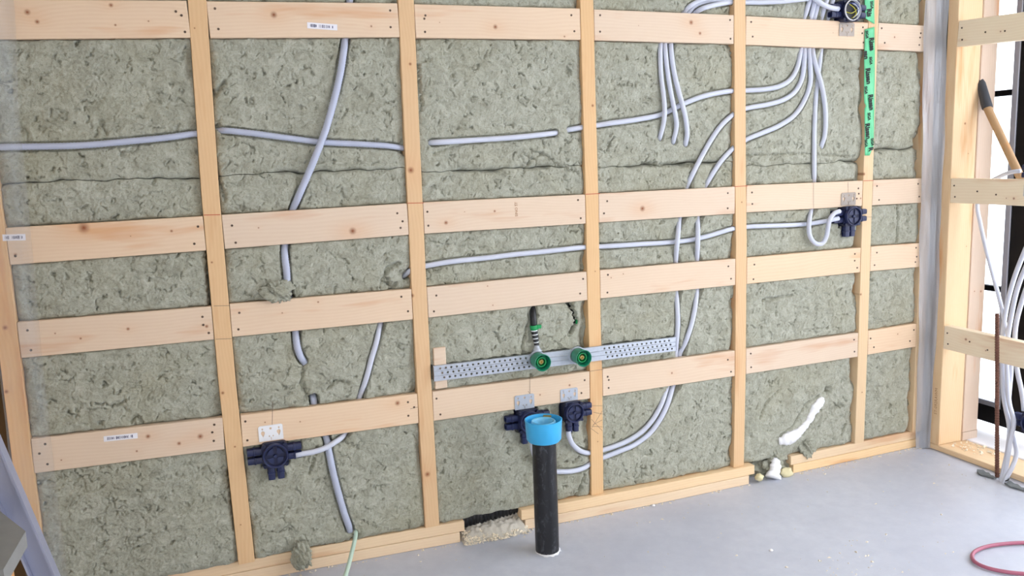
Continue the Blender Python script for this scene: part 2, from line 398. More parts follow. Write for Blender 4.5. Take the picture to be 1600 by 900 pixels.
# conduits: name -> (radius, corrugation pitch or 0, material, points)
CONDUIT = {
 'left_run': (.0088, .0042, 'conduit_grey', [(-0.5635, 0.012, 1.3376), (-0.5055, 0.01, 1.3392), (-0.4174, 0.01, 1.3386), (-0.3111, 0.008, 1.3392), (-0.2006, 0.008, 1.3467), (-0.1027, 0.01, 1.3549), (-0.0356, 0.016, 1.3634), (-0.0083, 0.02, 1.3657), (0.009, 0.03, 1.3676), (0.0335, 0.034, 1.3718), (0.0521, 0.018, 1.3716), (0.1363, 0.008, 1.3604), (0.2429, 0.01, 1.3436), (0.3164, 0.013, 1.3327), (0.4293, 0.01, 1.3241), (0.5192, 0.012, 1.3162), (0.5616, 0.024, 1.3096), (0.6027, 0.06, 1.3036)]),
 'left_drop': (.0105, .0046, 'conduit_grey', [(0.4572, 0.012, 1.9565), (0.4362, 0.012, 1.7773), (0.4316, 0.03, 1.73), (0.4298, 0.041, 1.7173), (0.4202, 0.041, 1.6583), (0.4145, 0.032, 1.6384), (0.4032, 0.01, 1.5947), (0.3859, 0.002, 1.5239), (0.3562, -0.004, 1.4314), (0.3305, -0.008, 1.3631), (0.3, -0.006, 1.2952), (0.2662, 0, 1.2255), (0.2393, 0.01, 1.1702), (0.2243, 0.032, 1.1361), (0.2136, 0.041, 1.1038), (0.2004, 0.041, 1.0527), (0.194, 0.03, 1.0309), (0.19, 0.012, 1.0021), (0.1916, 0.008, 0.9544), (0.1915, 0.014, 0.9209), (0.1946, 0.036, 0.8827), (0.2, 0.042, 0.8458), (0.2069, 0.042, 0.7856), (0.2057, 0.028, 0.7644), (0.2049, 0.01, 0.7282), (0.2121, 0.012, 0.6951), (0.2274, 0.03, 0.6653), (0.2418, 0.062, 0.6216), (0.2435, 0.062, 0.5904), (0.2432, 0.05, 0.5667), (0.2432, 0.028, 0.5518), (0.2454, 0.034, 0.5314), (0.2486, 0.041, 0.5084), (0.2644, 0.041, 0.4519), (0.274, 0.026, 0.4216), (0.2767, 0.01, 0.3803), (0.2851, 0.006, 0.309), (0.2979, 0.006, 0.2326), (0.3118, 0.008, 0.1649), (0.3226, 0.016, 0.1228), (0.3297, 0.035, 0.087)]),
 'box_feed': (.0085, 0, 'conduit', [(0.4809, 0.042, 0.8352), (0.4711, 0.042, 0.7743), (0.4632, 0.03, 0.7545), (0.4466, 0.012, 0.7104), (0.4267, 0.01, 0.6576), (0.4118, 0.01, 0.612), (0.3968, 0.02, 0.568), (0.3895, 0.032, 0.545), (0.3737, 0.041, 0.4944), (0.3417, 0.041, 0.4401), (0.3251, 0.022, 0.4211), (0.2994, 0.002, 0.4126), (0.2639, -0.006, 0.4001), (0.2282, -0.008, 0.3943), (0.1896, -0.008, 0.3935), (0.1743, -0.008, 0.3929)]),
 'upper_run': (.0088, 0, 'conduit', [(0.6308, 0.06, 1.3267), (0.6496, 0.03, 1.3232), (0.673, 0.01, 1.3229), (0.7944, 0.008, 1.3269), (0.925, 0.008, 1.332), (1.0383, 0.01, 1.3399), (1.0953, 0.024, 1.3455), (1.1158, 0.028, 1.3495), (1.1347, 0.018, 1.3539), (1.1691, 0.016, 1.3584), (1.2058, 0.018, 1.3631), (1.249, 0.018, 1.3676), (1.2738, 0.01, 1.371), (1.3956, 0.008, 1.3839), (1.4876, 0.014, 1.4003), (1.5727, 0.014, 1.4343), (1.6527, 0.008, 1.4596), (1.7641, 0.014, 1.4763), (1.8107, 0.018, 1.4788), (1.8519, 0.014, 1.4795), (1.9115, 0.008, 1.4822), (1.9789, 0.004, 1.4942), (2.0242, 0.004, 1.5193), (2.0555, 0.008, 1.5632), (2.0711, 0.014, 1.6097), (2.0871, 0.03, 1.6349), (2.0987, 0.041, 1.6641), (2.1007, 0.041, 1.7053), (2.0965, 0.03, 1.7307), (2.0976, 0.012, 1.7682), (2.111, 0.012, 1.8136), (2.1195, 0.012, 1.9342)]),
 'triple_a': (.0080, 0, 'conduit', [(1.7604, 0.012, 1.8307), (1.693, 0.01, 1.7936), (1.6331, 0.01, 1.7787), (1.5945, 0.014, 1.7591), (1.5856, 0.032, 1.743), (1.5603, 0.041, 1.7182), (1.5088, 0.041, 1.6658), (1.4931, 0.03, 1.6426), (1.478, 0.01, 1.6014), (1.4787, 0.006, 1.5244), (1.4821, -0.004, 1.4551), (1.483, -0.008, 1.4032), (1.4812, 0, 1.3606), (1.4779, 0.016, 1.3222), (1.4932, 0.05, 1.3078)]),
 'triple_b': (.0080, 0, 'conduit', [(1.8687, 0.012, 1.8047), (1.7635, 0.016, 1.793), (1.6764, 0.02, 1.7821), (1.6243, 0.02, 1.7654), (1.6075, 0.034, 1.744), (1.5861, 0.041, 1.7189), (1.5292, 0.041, 1.6662), (1.5108, 0.03, 1.6429), (1.4994, 0.01, 1.6017), (1.5065, 0.006, 1.5245), (1.5151, -0.004, 1.4506), (1.525, -0.008, 1.3984), (1.5349, 0, 1.3553), (1.5318, 0.016, 1.3078), (1.5478, 0.05, 1.2908)]),
 'triple_c': (.0085, 0, 'conduit', [(2.0825, -0.008, 1.7997), (1.9967, -0.002, 1.7901), (1.9099, 0.008, 1.7846), (1.8407, 0.018, 1.783), (1.8061, 0.019, 1.7821), (1.765, 0.018, 1.7805), (1.6888, 0, 1.766), (1.6381, 0.002, 1.752), (1.627, 0.032, 1.7399), (1.6016, 0.041, 1.715), (1.5497, 0.041, 1.6666), (1.5337, 0.03, 1.6433), (1.5222, 0.01, 1.602), (1.5295, 0.006, 1.5417), (1.542, -0.002, 1.4765), (1.5559, -0.008, 1.4241), (1.5726, -0.002, 1.372), (1.5815, 0.006, 1.3283), (1.5827, 0.018, 1.2978), (1.6007, 0.05, 1.2827)]),
 'drop_a': (.0088, 0, 'conduit', [(2.1601, 0.012, 1.9362), (2.1342, 0.012, 1.8144), (2.1238, 0.012, 1.7691), (2.1258, 0.03, 1.7292), (2.1272, 0.041, 1.7014), (2.1192, 0.041, 1.6645), (2.1047, 0.03, 1.6329), (2.0872, 0.01, 1.5842), (2.0751, 0.006, 1.5219), (2.047, 0.006, 1.476), (2.0002, 0.008, 1.4466), (1.9264, 0.008, 1.4288), (1.8526, 0.014, 1.4186), (1.8141, 0.018, 1.4102), (1.7755, 0.014, 1.3923), (1.7225, 0.008, 1.3546), (1.6795, 0.008, 1.304), (1.6448, 0.008, 1.2534), (1.6155, 0.008, 1.2073), (1.5981, 0.014, 1.172), (1.5965, 0.032, 1.1447), (1.5916, 0.041, 1.1129), (1.5753, 0.041, 1.0542), (1.5602, 0.026, 1.026), (1.5382, -0.002, 0.9834), (1.5327, -0.002, 0.9383), (1.5387, 0.014, 0.8975), (1.5498, 0.034, 0.8716), (1.5527, 0.041, 0.8285), (1.5537, 0.041, 0.7815), (1.5468, 0.026, 0.7606), (1.5405, 0.01, 0.7167), (1.5416, 0.008, 0.6581), (1.5371, 0.01, 0.5944), (1.5465, 0.034, 0.5311), (1.5425, 0.041, 0.4817), (1.5203, 0.041, 0.4263), (1.4988, 0.024, 0.4044), (1.4698, 0.008, 0.3643), (1.4334, 0.006, 0.3148), (1.3879, 0.006, 0.2759), (1.3283, 0.008, 0.2486), (1.2644, 0.01, 0.2343), (1.233, 0.014, 0.2286), (1.2044, 0.018, 0.2248), (1.1652, 0.01, 0.2304), (1.1309, 0, 0.2499), (1.1032, -0.008, 0.2803), (1.0908, -0.01, 0.3106), (1.0889, -0.01, 0.3271)]),
 'drop_b': (.0088, 0, 'conduit', [(2.1776, 0.012, 1.9371), (2.1547, 0.012, 1.8152), (2.1413, 0.012, 1.7696), (2.1434, 0.03, 1.7297), (2.1449, 0.041, 1.7018), (2.1399, 0.041, 1.6649), (2.1253, 0.03, 1.6332), (2.1139, 0.01, 1.573), (2.1135, 0.006, 1.5082), (2.0914, 0.006, 1.4482), (2.046, 0.006, 1.3907), (1.9789, 0.008, 1.3525), (1.9011, 0.01, 1.3264), (1.8482, 0.014, 1.3094), (1.8151, 0.018, 1.2943), (1.7791, 0.014, 1.2746), (1.7284, 0.008, 1.2351), (1.6919, 0.01, 1.1909), (1.6745, 0.02, 1.1575), (1.6698, 0.033, 1.1369), (1.6644, 0.041, 1.1048), (1.648, 0.041, 1.0548), (1.6366, 0.026, 1.0284), (1.6206, -0.002, 0.985), (1.6192, -0.002, 0.9346), (1.6285, 0.016, 0.8953), (1.6391, 0.034, 0.8693), (1.6437, 0.041, 0.8258), (1.645, 0.041, 0.7877), (1.6336, 0.026, 0.7646), (1.6148, 0.008, 0.7098), (1.597, 0.006, 0.6456), (1.575, 0.01, 0.5854), (1.5657, 0.034, 0.536), (1.5672, 0.041, 0.4884), (1.5449, 0.041, 0.4279), (1.5259, 0.024, 0.4104), (1.4967, 0.008, 0.3629), (1.4654, 0.006, 0.3124), (1.4195, 0.006, 0.2637), (1.3568, 0.008, 0.2296), (1.2898, 0.01, 0.2134), (1.235, 0.014, 0.2008), (1.2038, 0.018, 0.1939), (1.1599, 0.012, 0.1773), (1.1219, 0.006, 0.1741), (1.0716, 0.004, 0.1788), (1.0127, 0.002, 0.1945), (0.9746, 0, 0.2318), (0.957, -0.006, 0.2781), (0.9518, -0.01, 0.3121), (0.95, -0.01, 0.3305)]),
 'loop_end': (.0088, 0, 'conduit', [(2.2088, 0.014, 1.9391), (2.1901, 0.012, 1.8119), (2.1727, 0.014, 1.7619), (2.1759, 0.03, 1.7306), (2.1747, 0.041, 1.6979), (2.1607, 0.041, 1.663), (2.1429, 0.03, 1.6358), (2.1293, 0.01, 1.6007), (2.1396, 0, 1.5491), (2.1584, -0.004, 1.491), (2.177, -0.002, 1.4213), (2.1855, 0.002, 1.3581), (2.1863, 0.008, 1.3063), (2.181, 0.018, 1.2735), (2.2038, 0.05, 1.2545)]),
 'long_loop': (.0086, 0, 'conduit', [(2.2384, 0.014, 1.9406), (2.2186, 0.014, 1.8133), (2.2059, 0.018, 1.7636), (2.2047, 0.032, 1.7248), (2.2017, 0.041, 1.6939), (2.1937, 0.041, 1.6567), (2.1803, 0.03, 1.6271), (2.1654, 0.017, 1.5859), (2.1563, 0.018, 1.5164), (2.1426, 0.01, 1.4342), (2.1388, 0.008, 1.3404), (2.1401, 0.008, 1.2338), (2.1454, 0.012, 1.1644), (2.1621, 0.032, 1.1371), (2.1694, 0.041, 1.1001), (2.1629, 0.041, 1.0564), (2.1441, 0.024, 1.0336), (2.1132, -0.004, 0.9953), (2.1093, -0.008, 0.9546), (2.1203, -0.01, 0.9248), (2.1433, -0.012, 0.9064), (2.1689, -0.014, 0.9072), (2.183, -0.018, 0.931), (2.1892, -0.02, 0.9698), (2.1975, -0.02, 0.9985), (2.2201, -0.018, 1.019), (2.2464, -0.016, 1.0248)]),
 'lower_run': (.0085, 0, 'conduit', [(0.553, 0.05, 0.9059), (0.5642, 0.024, 0.9224), (0.5788, 0.014, 0.9325), (0.6008, 0.018, 0.9364), (0.625, 0.014, 0.9391), (0.6699, 0.008, 0.9444), (0.7335, 0.006, 0.948), (0.8213, 0.008, 0.9495), (0.9106, 0.008, 0.9534), (1.0252, 0.008, 0.9557), (1.1441, 0.01, 0.959), (1.1861, 0.017, 0.9587), (1.2158, 0.018, 0.9577), (1.2447, 0.017, 0.9568), (1.2905, 0.01, 0.9564), (1.3923, 0.012, 0.9548), (1.4987, 0.017, 0.9528), (1.5922, 0.018, 0.9545), (1.6693, 0.012, 0.9648), (1.7642, 0.01, 0.9834), (1.7965, 0.016, 0.9857), (1.8262, 0.018, 0.9873), (1.8573, 0.014, 0.988), (1.933, 0.008, 0.9861), (2.0555, 0.014, 0.982), (2.1311, 0.018, 0.9821), (2.1796, 0.004, 0.9873), (2.2202, -0.012, 0.9943), (2.243, -0.014, 0.998)]),
 'open_box_feed': (.0090, 0, 'conduit', [(2.0853, -0.004, 1.8273), (2.1083, -0.008, 1.8051), (2.1324, -0.014, 1.787), (2.1631, -0.016, 1.7742), (2.1926, -0.016, 1.7684), (2.2163, -0.016, 1.7669)]),
}
PATH = {k: spline(v[3], v[1] / 2 if v[1] else .008) for k, v in CONDUIT.items()}

# ------------------------------------------------------------------ the setting
def structure(name, me, mat, loc=None):
    o = link(name, me, mat, loc=loc); o['kind'] = 'structure'; return o
XR = 2.755                    # inner face of the right wall's framing
XL = -0.595                   # left wall
YB = -5.0
structure('floor', box_mesh('floor', XL - .3, XR + .45, YB, .20, -.12, 0), 'concrete')
structure('ceiling', box_mesh('ceiling', XL - .3, XR + .45, YB, .20, TOP + .09, TOP + .12), 'ceiling')
structure('wall_back', box_mesh('wall_back', XL - .05, XR + .40, .125, .15, -.05, TOP + .09), 'board_dark')
structure('wall_left', box_mesh('wall_left', XL - .16, XL - .14, -2.7, .125, 0, TOP + .09), 'ceiling')  # its unseen end behind the camera is shaped to darken the left bays
structure('wall_front_unseen', box_mesh('wall_front_unseen', XL - .16, XR + .4, YB, YB + .03, 0, TOP + .09), 'ceiling')  # unseen wall added behind the camera to close off daylight from the rear
structure('wall_right', box_mesh('wall_right', XR + .17, XR + .20, YB, -3.2, 0, TOP + .09), 'ceiling')
structure('ground', box_mesh('ground', -40, 60, -60, 50, -.5, -.35), 'snow')

# ------------------------------------------------------------------ window in the right wall
win = structure('window_1', None, None)
def frame_part(name, x0, x1, y0, y1, z0, z1, mat, par=win):
    return link(name, box_mesh(name, x0, x1, y0, y1, z0, z1, .003), mat, par)
WX = 3.05
frame_part('frame', WX, WX + .06, -1.45, .10, .075, .150, 'frame_black')
frame_part('frame', WX, WX + .06, -1.45, .10, 2.02, 2.10, 'frame_black')
frame_part('frame', WX, WX + .06, .06, .12, .150, 2.02, 'frame_black')
frame_part('stile', WX - .01, WX + .06, -.245, -.112, .150, 2.02, 'frame_black')
frame_part('stile', WX, WX + .06, -1.45, -1.36, .150, 2.02, 'frame_black')
frame_part('trim_strip', WX - .012, WX + .05, -.111, -.084, .150, 2.02, 'frame_grey')
frame_part('trim_strip', WX - .004, WX + .05, -.083, .058, .150, .172, 'frame_grey')
for z in (.655, 1.462): frame_part('muntin', WX + .01, WX + .04, -.083, .058, z - .012, z + .012, 'frame_black')
frame_part('pane', WX + .022, WX + .028, -.083, .058, .173, 2.018, 'glass')
frame_part('pane', WX + .022, WX + .028, -1.359, -.246, .151, 2.018, 'glass')
structure('trim_1', box_mesh('trim_1', XR + .155, XR + .40, -1.6, .10, .0005, .028, .003), 'white_board')

# ------------------------------------------------------------------ studs of the back wall
def holes_for(k):
    x = stud_x(k, 1.0); out = []
    for n, p in PATH.items():
        r = CONDUIT[n][0] + .0022
        seg = [q for q in p if abs(q.x - x) < .055]
        if len(seg) < 4 or max(q.x for q in seg) - min(q.x for q in seg) < .06: continue
        m = seg[len(seg) // 2]
        if abs(m.x - x) > .03: continue
        bm = bmesh.new(); a, e = seg[0], seg[-1]
        add_tube(bm, [a + (a - m) * .3] + seg[3:-3:3] + [e + (e - m) * .3], r, 10); out.append(bm_mesh(bm, 'hole'))
    return out

def make_stud(k, z0, z1, depth, mat, label, knots):
    x0 = stud_x(k, 1.0)
    zs = sorted(set([z0, z1] + [p[0] for p in STUD_LINE[k] if z0 + .02 < p[0] < z1 - .02]))
    bm = bmesh.new(); rings = []
    for z in zs:
        x = stud_x(k, z) - x0; b = .0015
        pr = [(-HW + b, 0), (HW - b, 0), (HW, b), (HW, depth), (-HW, depth), (-HW, b)]
        rings.append([bm.verts.new((x + a, y, z)) for a, y in pr])
    for a, b in zip(rings, rings[1:]):
        for j in range(6): bm.faces.new((a[j], a[(j + 1) % 6], b[(j + 1) % 6], b[j]))
    bm.faces.new(rings[0]); bm.faces.new(rings[-1])
    o = link('stud', bm_mesh(bm, 'stud'), mat, loc=(x0, 0, 0))
    for hm in holes_for(k):
        c = link('hole', hm); md = o.modifiers.new('bore', 'BOOLEAN'); md.object = c; md.operation = 'DIFFERENCE'; md.solver = 'EXACT'
        bpy.context.view_layer.update()
        me = bpy.data.meshes.new_from_object(o.evaluated_get(bpy.context.evaluated_depsgraph_get()))
        o.modifiers.clear()
        if len(me.vertices) > len(o.data.vertices): o.data = me
        bpy.data.objects.remove(c)
    if not o.data.materials: o.data.materials.append(M[mat])
    for i, (kx, kz, kr) in enumerate(knots): o['knot_%d' % (i + 1)] = (kx - x0, kz, kr)
    tag(o, label, 'stud', 'upright studs of the back wall')
    return o
def K(p, r): return (p[0], p[2], r)
STUD_LABEL = {
 0: 'pine corner stud at the left end of the wool-filled wall, behind the ladder',
 1: 'golden pine stud right of the thick corrugated left bay, first full upright from the ladder',
 2: 'pine stud whose lower part touches the small wood block holding the perforated rail',
 3: 'pine stud crossed by the perforated rail beside the right green socket',
 4: 'pine stud between the three-conduit bay and the bay with white foam',
 5: 'pine stud with green printed tape stuck to its upper part',
 6: 'narrow pine stud half hidden by grey plastic film in the corner'}
STUD_LABEL[1] = 'golden pine stud just left of the navy box with white bracket'
STUD_KNOTS = {1: [K((-0.0178, 0, 0.6131), .006), K((-0.0035, 0, 1.6491), .003), K((0.0023, 0, 0.4448), .004), K((-0.0146, 0, 0.9999), .004), K((-0.0015, 0, 0.1988), .003)],
 2: [K((0.5841, 0, 1.2402), .012), K((0.5851, 0, 0.2563), .011), K((0.5998, 0, 1.5585), .006), K((0.5665, 0, 0.8496), .008)],
 3: [K((1.2126, 0, 1.4298), .006), K((1.2064, 0, 0.2682), .003), K((1.2097, 0, 0.8749), .003)],
 4: [K((1.8092, 0, 1.0804), .004)], 5: [K((2.3756, 0, 1.1605), .008), K((2.3777, 0, 0.6884), .006), K((2.3997, 0, 0.2851), .004)], 6: [K((2.6945, 0, 0.7126), .003)], 0: [K((-0.5456, 0, 0.8652), .008), K((-0.5623, 0, 0.6912), .007)]}
STUDS = {}
for k in range(7):
    STUDS[k] = make_stud(k, .073, TOP, .12, 'stud' if k < 5 else 'stud_pale', STUD_LABEL[k], STUD_KNOTS[k])
# red marker lines across the studs level with the second row, pencil lines lower down
for k, p in ((1, [(-0.0251, 1.1362), (0.0194, 1.1347)]), (2, [(0.5684, 1.1397), (0.6193, 1.1381)]), (3, [(1.1796, 1.1387), (1.2325, 1.1384)]), (4, [(1.7767, 1.1385), (1.8338, 1.1383)]), (5, [(2.3735, 1.1348), (2.4245, 1.1339)])):
    bm = bmesh.new(); strip_bm(bm, p[0], p[1], .0022, -.0004)
    link('marker_line', bm_mesh(bm, 'marker_line'), 'chalk_red', STUDS[k], loc=(-stud_x(k, 1.0), 0, 0))
for k, segs in ((1, [[(-0.0203, 0.8735), (0.0234, 0.8702)], [(-0.0234, 0.7754), (0.0205, 0.7724)]]), (3, [[(1.1822, 0.5271), (1.2345, 0.5274)]]), (5, [[(2.3757, 0.9947), (2.4239, 0.992)]]),
                (3, [[(1.1868, 0.4021), (1.2267, 0.3964)], [(1.1912, 0.3782), (1.2261, 0.3661)], [(1.185, 0.3232), (1.2264, 0.3778)], [(1.1877, 0.3321), (1.2257, 0.3451)], [(1.1832, 0.3538), (1.2249, 0.3053)], [(1.1799, 0.3216), (1.2095, 0.296)], [(1.1851, 0.3279), (1.2252, 0.3194)]])):
    for a, b in segs:
        bm = bmesh.new(); strip_bm(bm, a, b, .0012, -.0004)
        link('pencil_line', bm_mesh(bm, 'pencil_line'), 'pencil', STUDS[k], loc=(-stud_x(k, 1.0), 0, 0))

# ------------------------------------------------------------------ sole plates
def plate(name, pts, z0, z1, depth, label, mat='sill', slope=0.0):
    """pts: (x, y) of the front edge from left to right"""
    x0 = pts[0][0]; bm = bmesh.new(); rings = []
    for x, y in pts:
        rings.append([bm.verts.new((x - x0, a, b)) for a, b in ((y, z0), (y, z1), (y + depth, z1), (y + depth, z0))])
    for a, b in zip(rings, rings[1:]):
        for j in range(4): bm.faces.new((a[j], a[(j + 1) % 4], b[(j + 1) % 4], b[j]))
    bm.faces.new(rings[0]); bm.faces.new(rings[-1])
    bmesh.ops.recalc_face_normals(bm, faces=bm.faces)
    bmesh.ops.bevel(bm, geom=[e for e in bm.edges if len(e.link_faces) == 2 and e.calc_face_angle(0) > .5], offset=.0015, segments=1, affect='EDGES')
    o = link(name, bm_mesh(bm, name), mat, loc=(x0, 0, 0))
    return tag(o, label, 'sole plate', 'sole plates along the floor')
def front(a, b, dy=0):
    xs = [-.60, .092, .426, .702, .919, 1.052, 1.45, 1.872, 2.065, 2.40, 2.735]
    ys = [.026, .022, .010, -.003, -.008, -.014, -.018, -.013, .000, .006, .012]
    xx = [a] + [x for x in xs if a + .02 < x < b - .02] + [b]
    return [(x, float(np.interp(x, xs, ys)) + dy) for x in xx]
D_ = .105
plate('sole_plate', front(-.592, .685), .0005, .0355, D_, 'lower pine sole plate left of the black corrugated pipe gap, short sawn end')
plate('sole_plate', front(-.592, .702, .001), .0365, .0720, D_, 'upper pine sole plate left of the black corrugated pipe gap')
plate('sole_plate', front(.918, 1.842, -.001), .0005, .0355, D_, 'lower pine sole plate behind the black drain pipe')
plate('sole_plate', front(.905, 1.868), .0365, .0720, D_, 'upper pine sole plate behind the black drain pipe, darker pencilled end')
plate('sole_plate', front(2.062, 2.728, -.001), .0005, .0355, D_, 'lower pine sole plate right of the white foam, ending at the corner film')
plate('sole_plate', front(2.050, 2.715), .0365, .0720, D_, 'upper pine sole plate right of the white foam, ending at the corner film')
o = link('top_plate', box_mesh('top_plate', -.592, 2.728, 0, .12, TOP + .001, TOP + .089, .002), 'sill')
tag(o, 'pine top plate above the wool-filled wall, under the ceiling', 'top plate')

# ------------------------------------------------------------------ noggins
SCREW_BM = bmesh.new(); add_lathe(SCREW_BM, [(0, .0006), (.0016, .0006), (.0032, .0012), (.0036, .0002), (.0036, -.004), (0, -.004)], 8, TO_ROOM)
SCREW = bm_mesh(SCREW_BM, 'screw'); SCREW.materials.append(M['screw'])
NOG_KNOTS = {
 (1, 0): [K((-0.4034, 0, 1.6794), .009), K((-0.3842, 0, 1.6561), .007), K((-0.2055, 0, 1.7034), .007), K((-0.2013, 0, 1.6526), .004), K((-0.1186, 0, 1.6647), .003)],
 (1, 1): [K((0.2109, 0, 1.6909), .011), K((0.4874, 0, 1.6662), .004)], (1, 2): [K((0.8791, 0, 1.6738), .009), K((1.1161, 0, 1.6495), .004), K((0.6987, 0, 1.6826), .002)],
 (1, 3): [K((1.5955, 0, 1.7059), .010), K((1.6316, 0, 1.6706), .007), K((1.3902, 0, 1.6903), .002)], (1, 4): [K((2.2098, 0, 1.6854), .002)], (1, 5): [K((2.5062, 0, 1.6752), .005)],
 (2, 0): [K((-0.3314, 0, 1.1186), .017), K((-0.113, 0, 1.0962), .005), K((-0.5002, 0, 1.0577), .005), K((-0.2187, 0, 1.0887), .002)], (2, 1): [K((0.3933, 0, 1.0644), .013), K((0.1214, 0, 1.0908), .003)],
 (2, 2): [K((0.8533, 0, 1.0996), .005), K((0.7517, 0, 1.103), .002), K((0.6887, 0, 1.0721), .008)], (2, 3): [K((1.3971, 0, 1.079), .012)], (2, 4): [K((2.3633, 0, 1.0674), .005)],
 (3, 0): [K((-0.2504, 0, 0.8301), .006), K((-0.0444, 0, 0.8156), .006), K((-0.3705, 0, 0.816), .004), K((-0.4307, 0, 0.837), .003)], (3, 1): [K((0.2755, 0, 0.8567), .004), K((0.1687, 0, 0.8339), .003)],
 (3, 2): [K((0.819, 0, 0.8581), .003), K((0.8341, 0, 0.7932), .003)], (3, 3): [K((1.3183, 0, 0.8571), .003), K((1.2707, 0, 0.8477), .003)],
 (4, 0): [K((-0.2295, 0, 0.5131), .008), K((-0.1489, 0, 0.4791), .007), K((-0.0903, 0, 0.4912), .010), K((-0.2618, 0, 0.4743), .004), K((-0.4531, 0, 0.4798), .003)],
 (4, 1): [K((0.4996, 0, 0.5087), .010), K((0.0934, 0, 0.5064), .003), K((0.1959, 0, 0.493), .003)], (4, 2): [K((1.1028, 0, 0.4872), .005), K((0.9919, 0, 0.4683), .004)],
 (4, 3): [K((1.5113, 0, 0.4783), .005)], (4, 5): [K((2.5781, 0, 0.5061), .004)]}
BAY = ['in the leftmost bay with hanging clear film', 'in the bay with the sloping thick conduit', 'in the bay left of the rail-crossed stud',
       'in the bay with three hanging conduits', 'in the bay left of the green tape', 'in the narrow bay right of the green tape']
ROWL = {1: 'Top-row pale pine noggin', 2: 'Second-row pale pine noggin', 3: 'Third-row pale pine noggin', 4: 'Lowest-row pale pine noggin'}
NOGGINS = {}
rs = random.Random(3)
for (r, b), ((x0, z0), (x1, z1)) in sorted(NOGGIN_LINE.items()):
    xc, zc = (x0 + x1) / 2, (z0 + z1) / 2
    a = math.atan2(z1 - z0, x1 - x0)
    L = math.hypot(x1 - x0, z1 - z0) / 2 - .0008
    o = link('noggin', box_mesh('noggin', -L, L, 0, NT_, -.049, .049, .0015), 'noggin', loc=(xc, .0006, zc))
    o.rotation_euler = (0, -a, 0)
    tag(o, ROWL[r] + ' ' + BAY[b], 'noggin', 'horizontal noggins of the back wall')
    for i, (kx, kz, kr) in enumerate(NOG_KNOTS.get((r, b), [])): o['knot_%d' % (i + 1)] = (kx - xc, kz - zc - math.tan(a) * (kx - xc), kr)
    for s in (-1, 1):
        for j in range(rs.choice((2, 2, 3))):
            q = link('screw', SCREW, None, o)
            q.location = (s * (L - rs.uniform(.012, .034)), 0, (-.026, .024, .002)[j] + rs.uniform(-.008, .008))
    NOGGINS[(r, b)] = (o, xc, zc)

def on_noggin(r, b, me, mat, name, y=0.0):
    o, xc, zc = NOGGINS[(r, b)]
    m = link(name, me, mat, o)
    m.location = (0, y, 0)
    m.matrix_parent_inverse = Matrix.Identity(4)
    me.transform(Matrix.Translation((-xc, 0, -zc)))
    me.transform(Matrix.Rotation(o.rotation_euler.y, 4, 'Y').inverted())
    return m
def sticker(r, b, a, e, hgt, seed):
    """paper strip from a to e (x, z) with a printed bar code and a number row"""
    rr = random.Random(seed)
    bm = bmesh.new(); strip_bm(bm, a, e, hgt, -.0010)
    s = on_noggin(r, b, bm_mesh(bm, 'barcode_sticker'), 'paper', 'barcode_sticker')
    bm = bmesh.new(); d = Vector((e[0] - a[0], e[1] - a[1])); n = Vector((-d.y, d.x)).normalized()
    t = .10
    while t < .86:
        w = rr.choice((.006, .010, .018, .03))
        if not .30 < t < .36 and not (.74 < t < .79):
            c0 = Vector(a) + d * t; c1 = Vector(a) + d * (t + w); h = n * hgt * rr.choice((.26, .26, .20))
            bm.faces.new([bm.verts.new((q.x, -.0013, q.y)) for q in (c0 - h, c0 + h, c1 + h, c1 - h)])
        t += w + rr.choice((.008, .012, .02))
    me = bm_mesh(bm, 'barcode'); m = on_noggin(r, b, me, 'ink_blue', 'barcode')
    m.parent = s
    return s
sticker(1, 1, *[(0.3015, 1.6643), (0.3873, 1.6601)], .017, 1)
sticker(4, 0, *[(-0.3428, 0.5234), (-0.2557, 0.5201)], .016, 2)
sticker(2, 0, *[(-0.5244, 1.1044), (-0.4715, 1.1026)], .017, 3)
for r, b, a, e in ((4, 1, *[(0.1204, 0.5664), (0.1118, 0.4795)]), (4, 2, *[(0.9565, 0.5334), (0.9543, 0.4712)]), (2, 4, *[(2.298, 1.1342), (2.2998, 1.0827)]), (2, 4, *[(2.1327, 1.1362), (2.1352, 1.0398)]),
                   (4, 2, *[(0.9479, 0.4878), (0.9612, 0.468)]), (1, 4, *[(2.2757, 1.6891), (2.2764, 1.6707)]), (4, 1, *[(0.54, 0.4839), (0.5654, 0.4866)])):
    bm = bmesh.new(); strip_bm(bm, a, e, .0011, -.0010); on_noggin(r, b, bm_mesh(bm, 'pencil_line'), 'pencil', 'pencil_line')
t = text_mesh('stamp', 'SINO ST', .013); t.transform(basis((0, 0, 1), (-1, 0, 0))); t.transform(Matrix.Translation(Vector((0.9285, -0.001, 1.1018))))
on_noggin(2, 2, t, 'stamp', 'stamp')

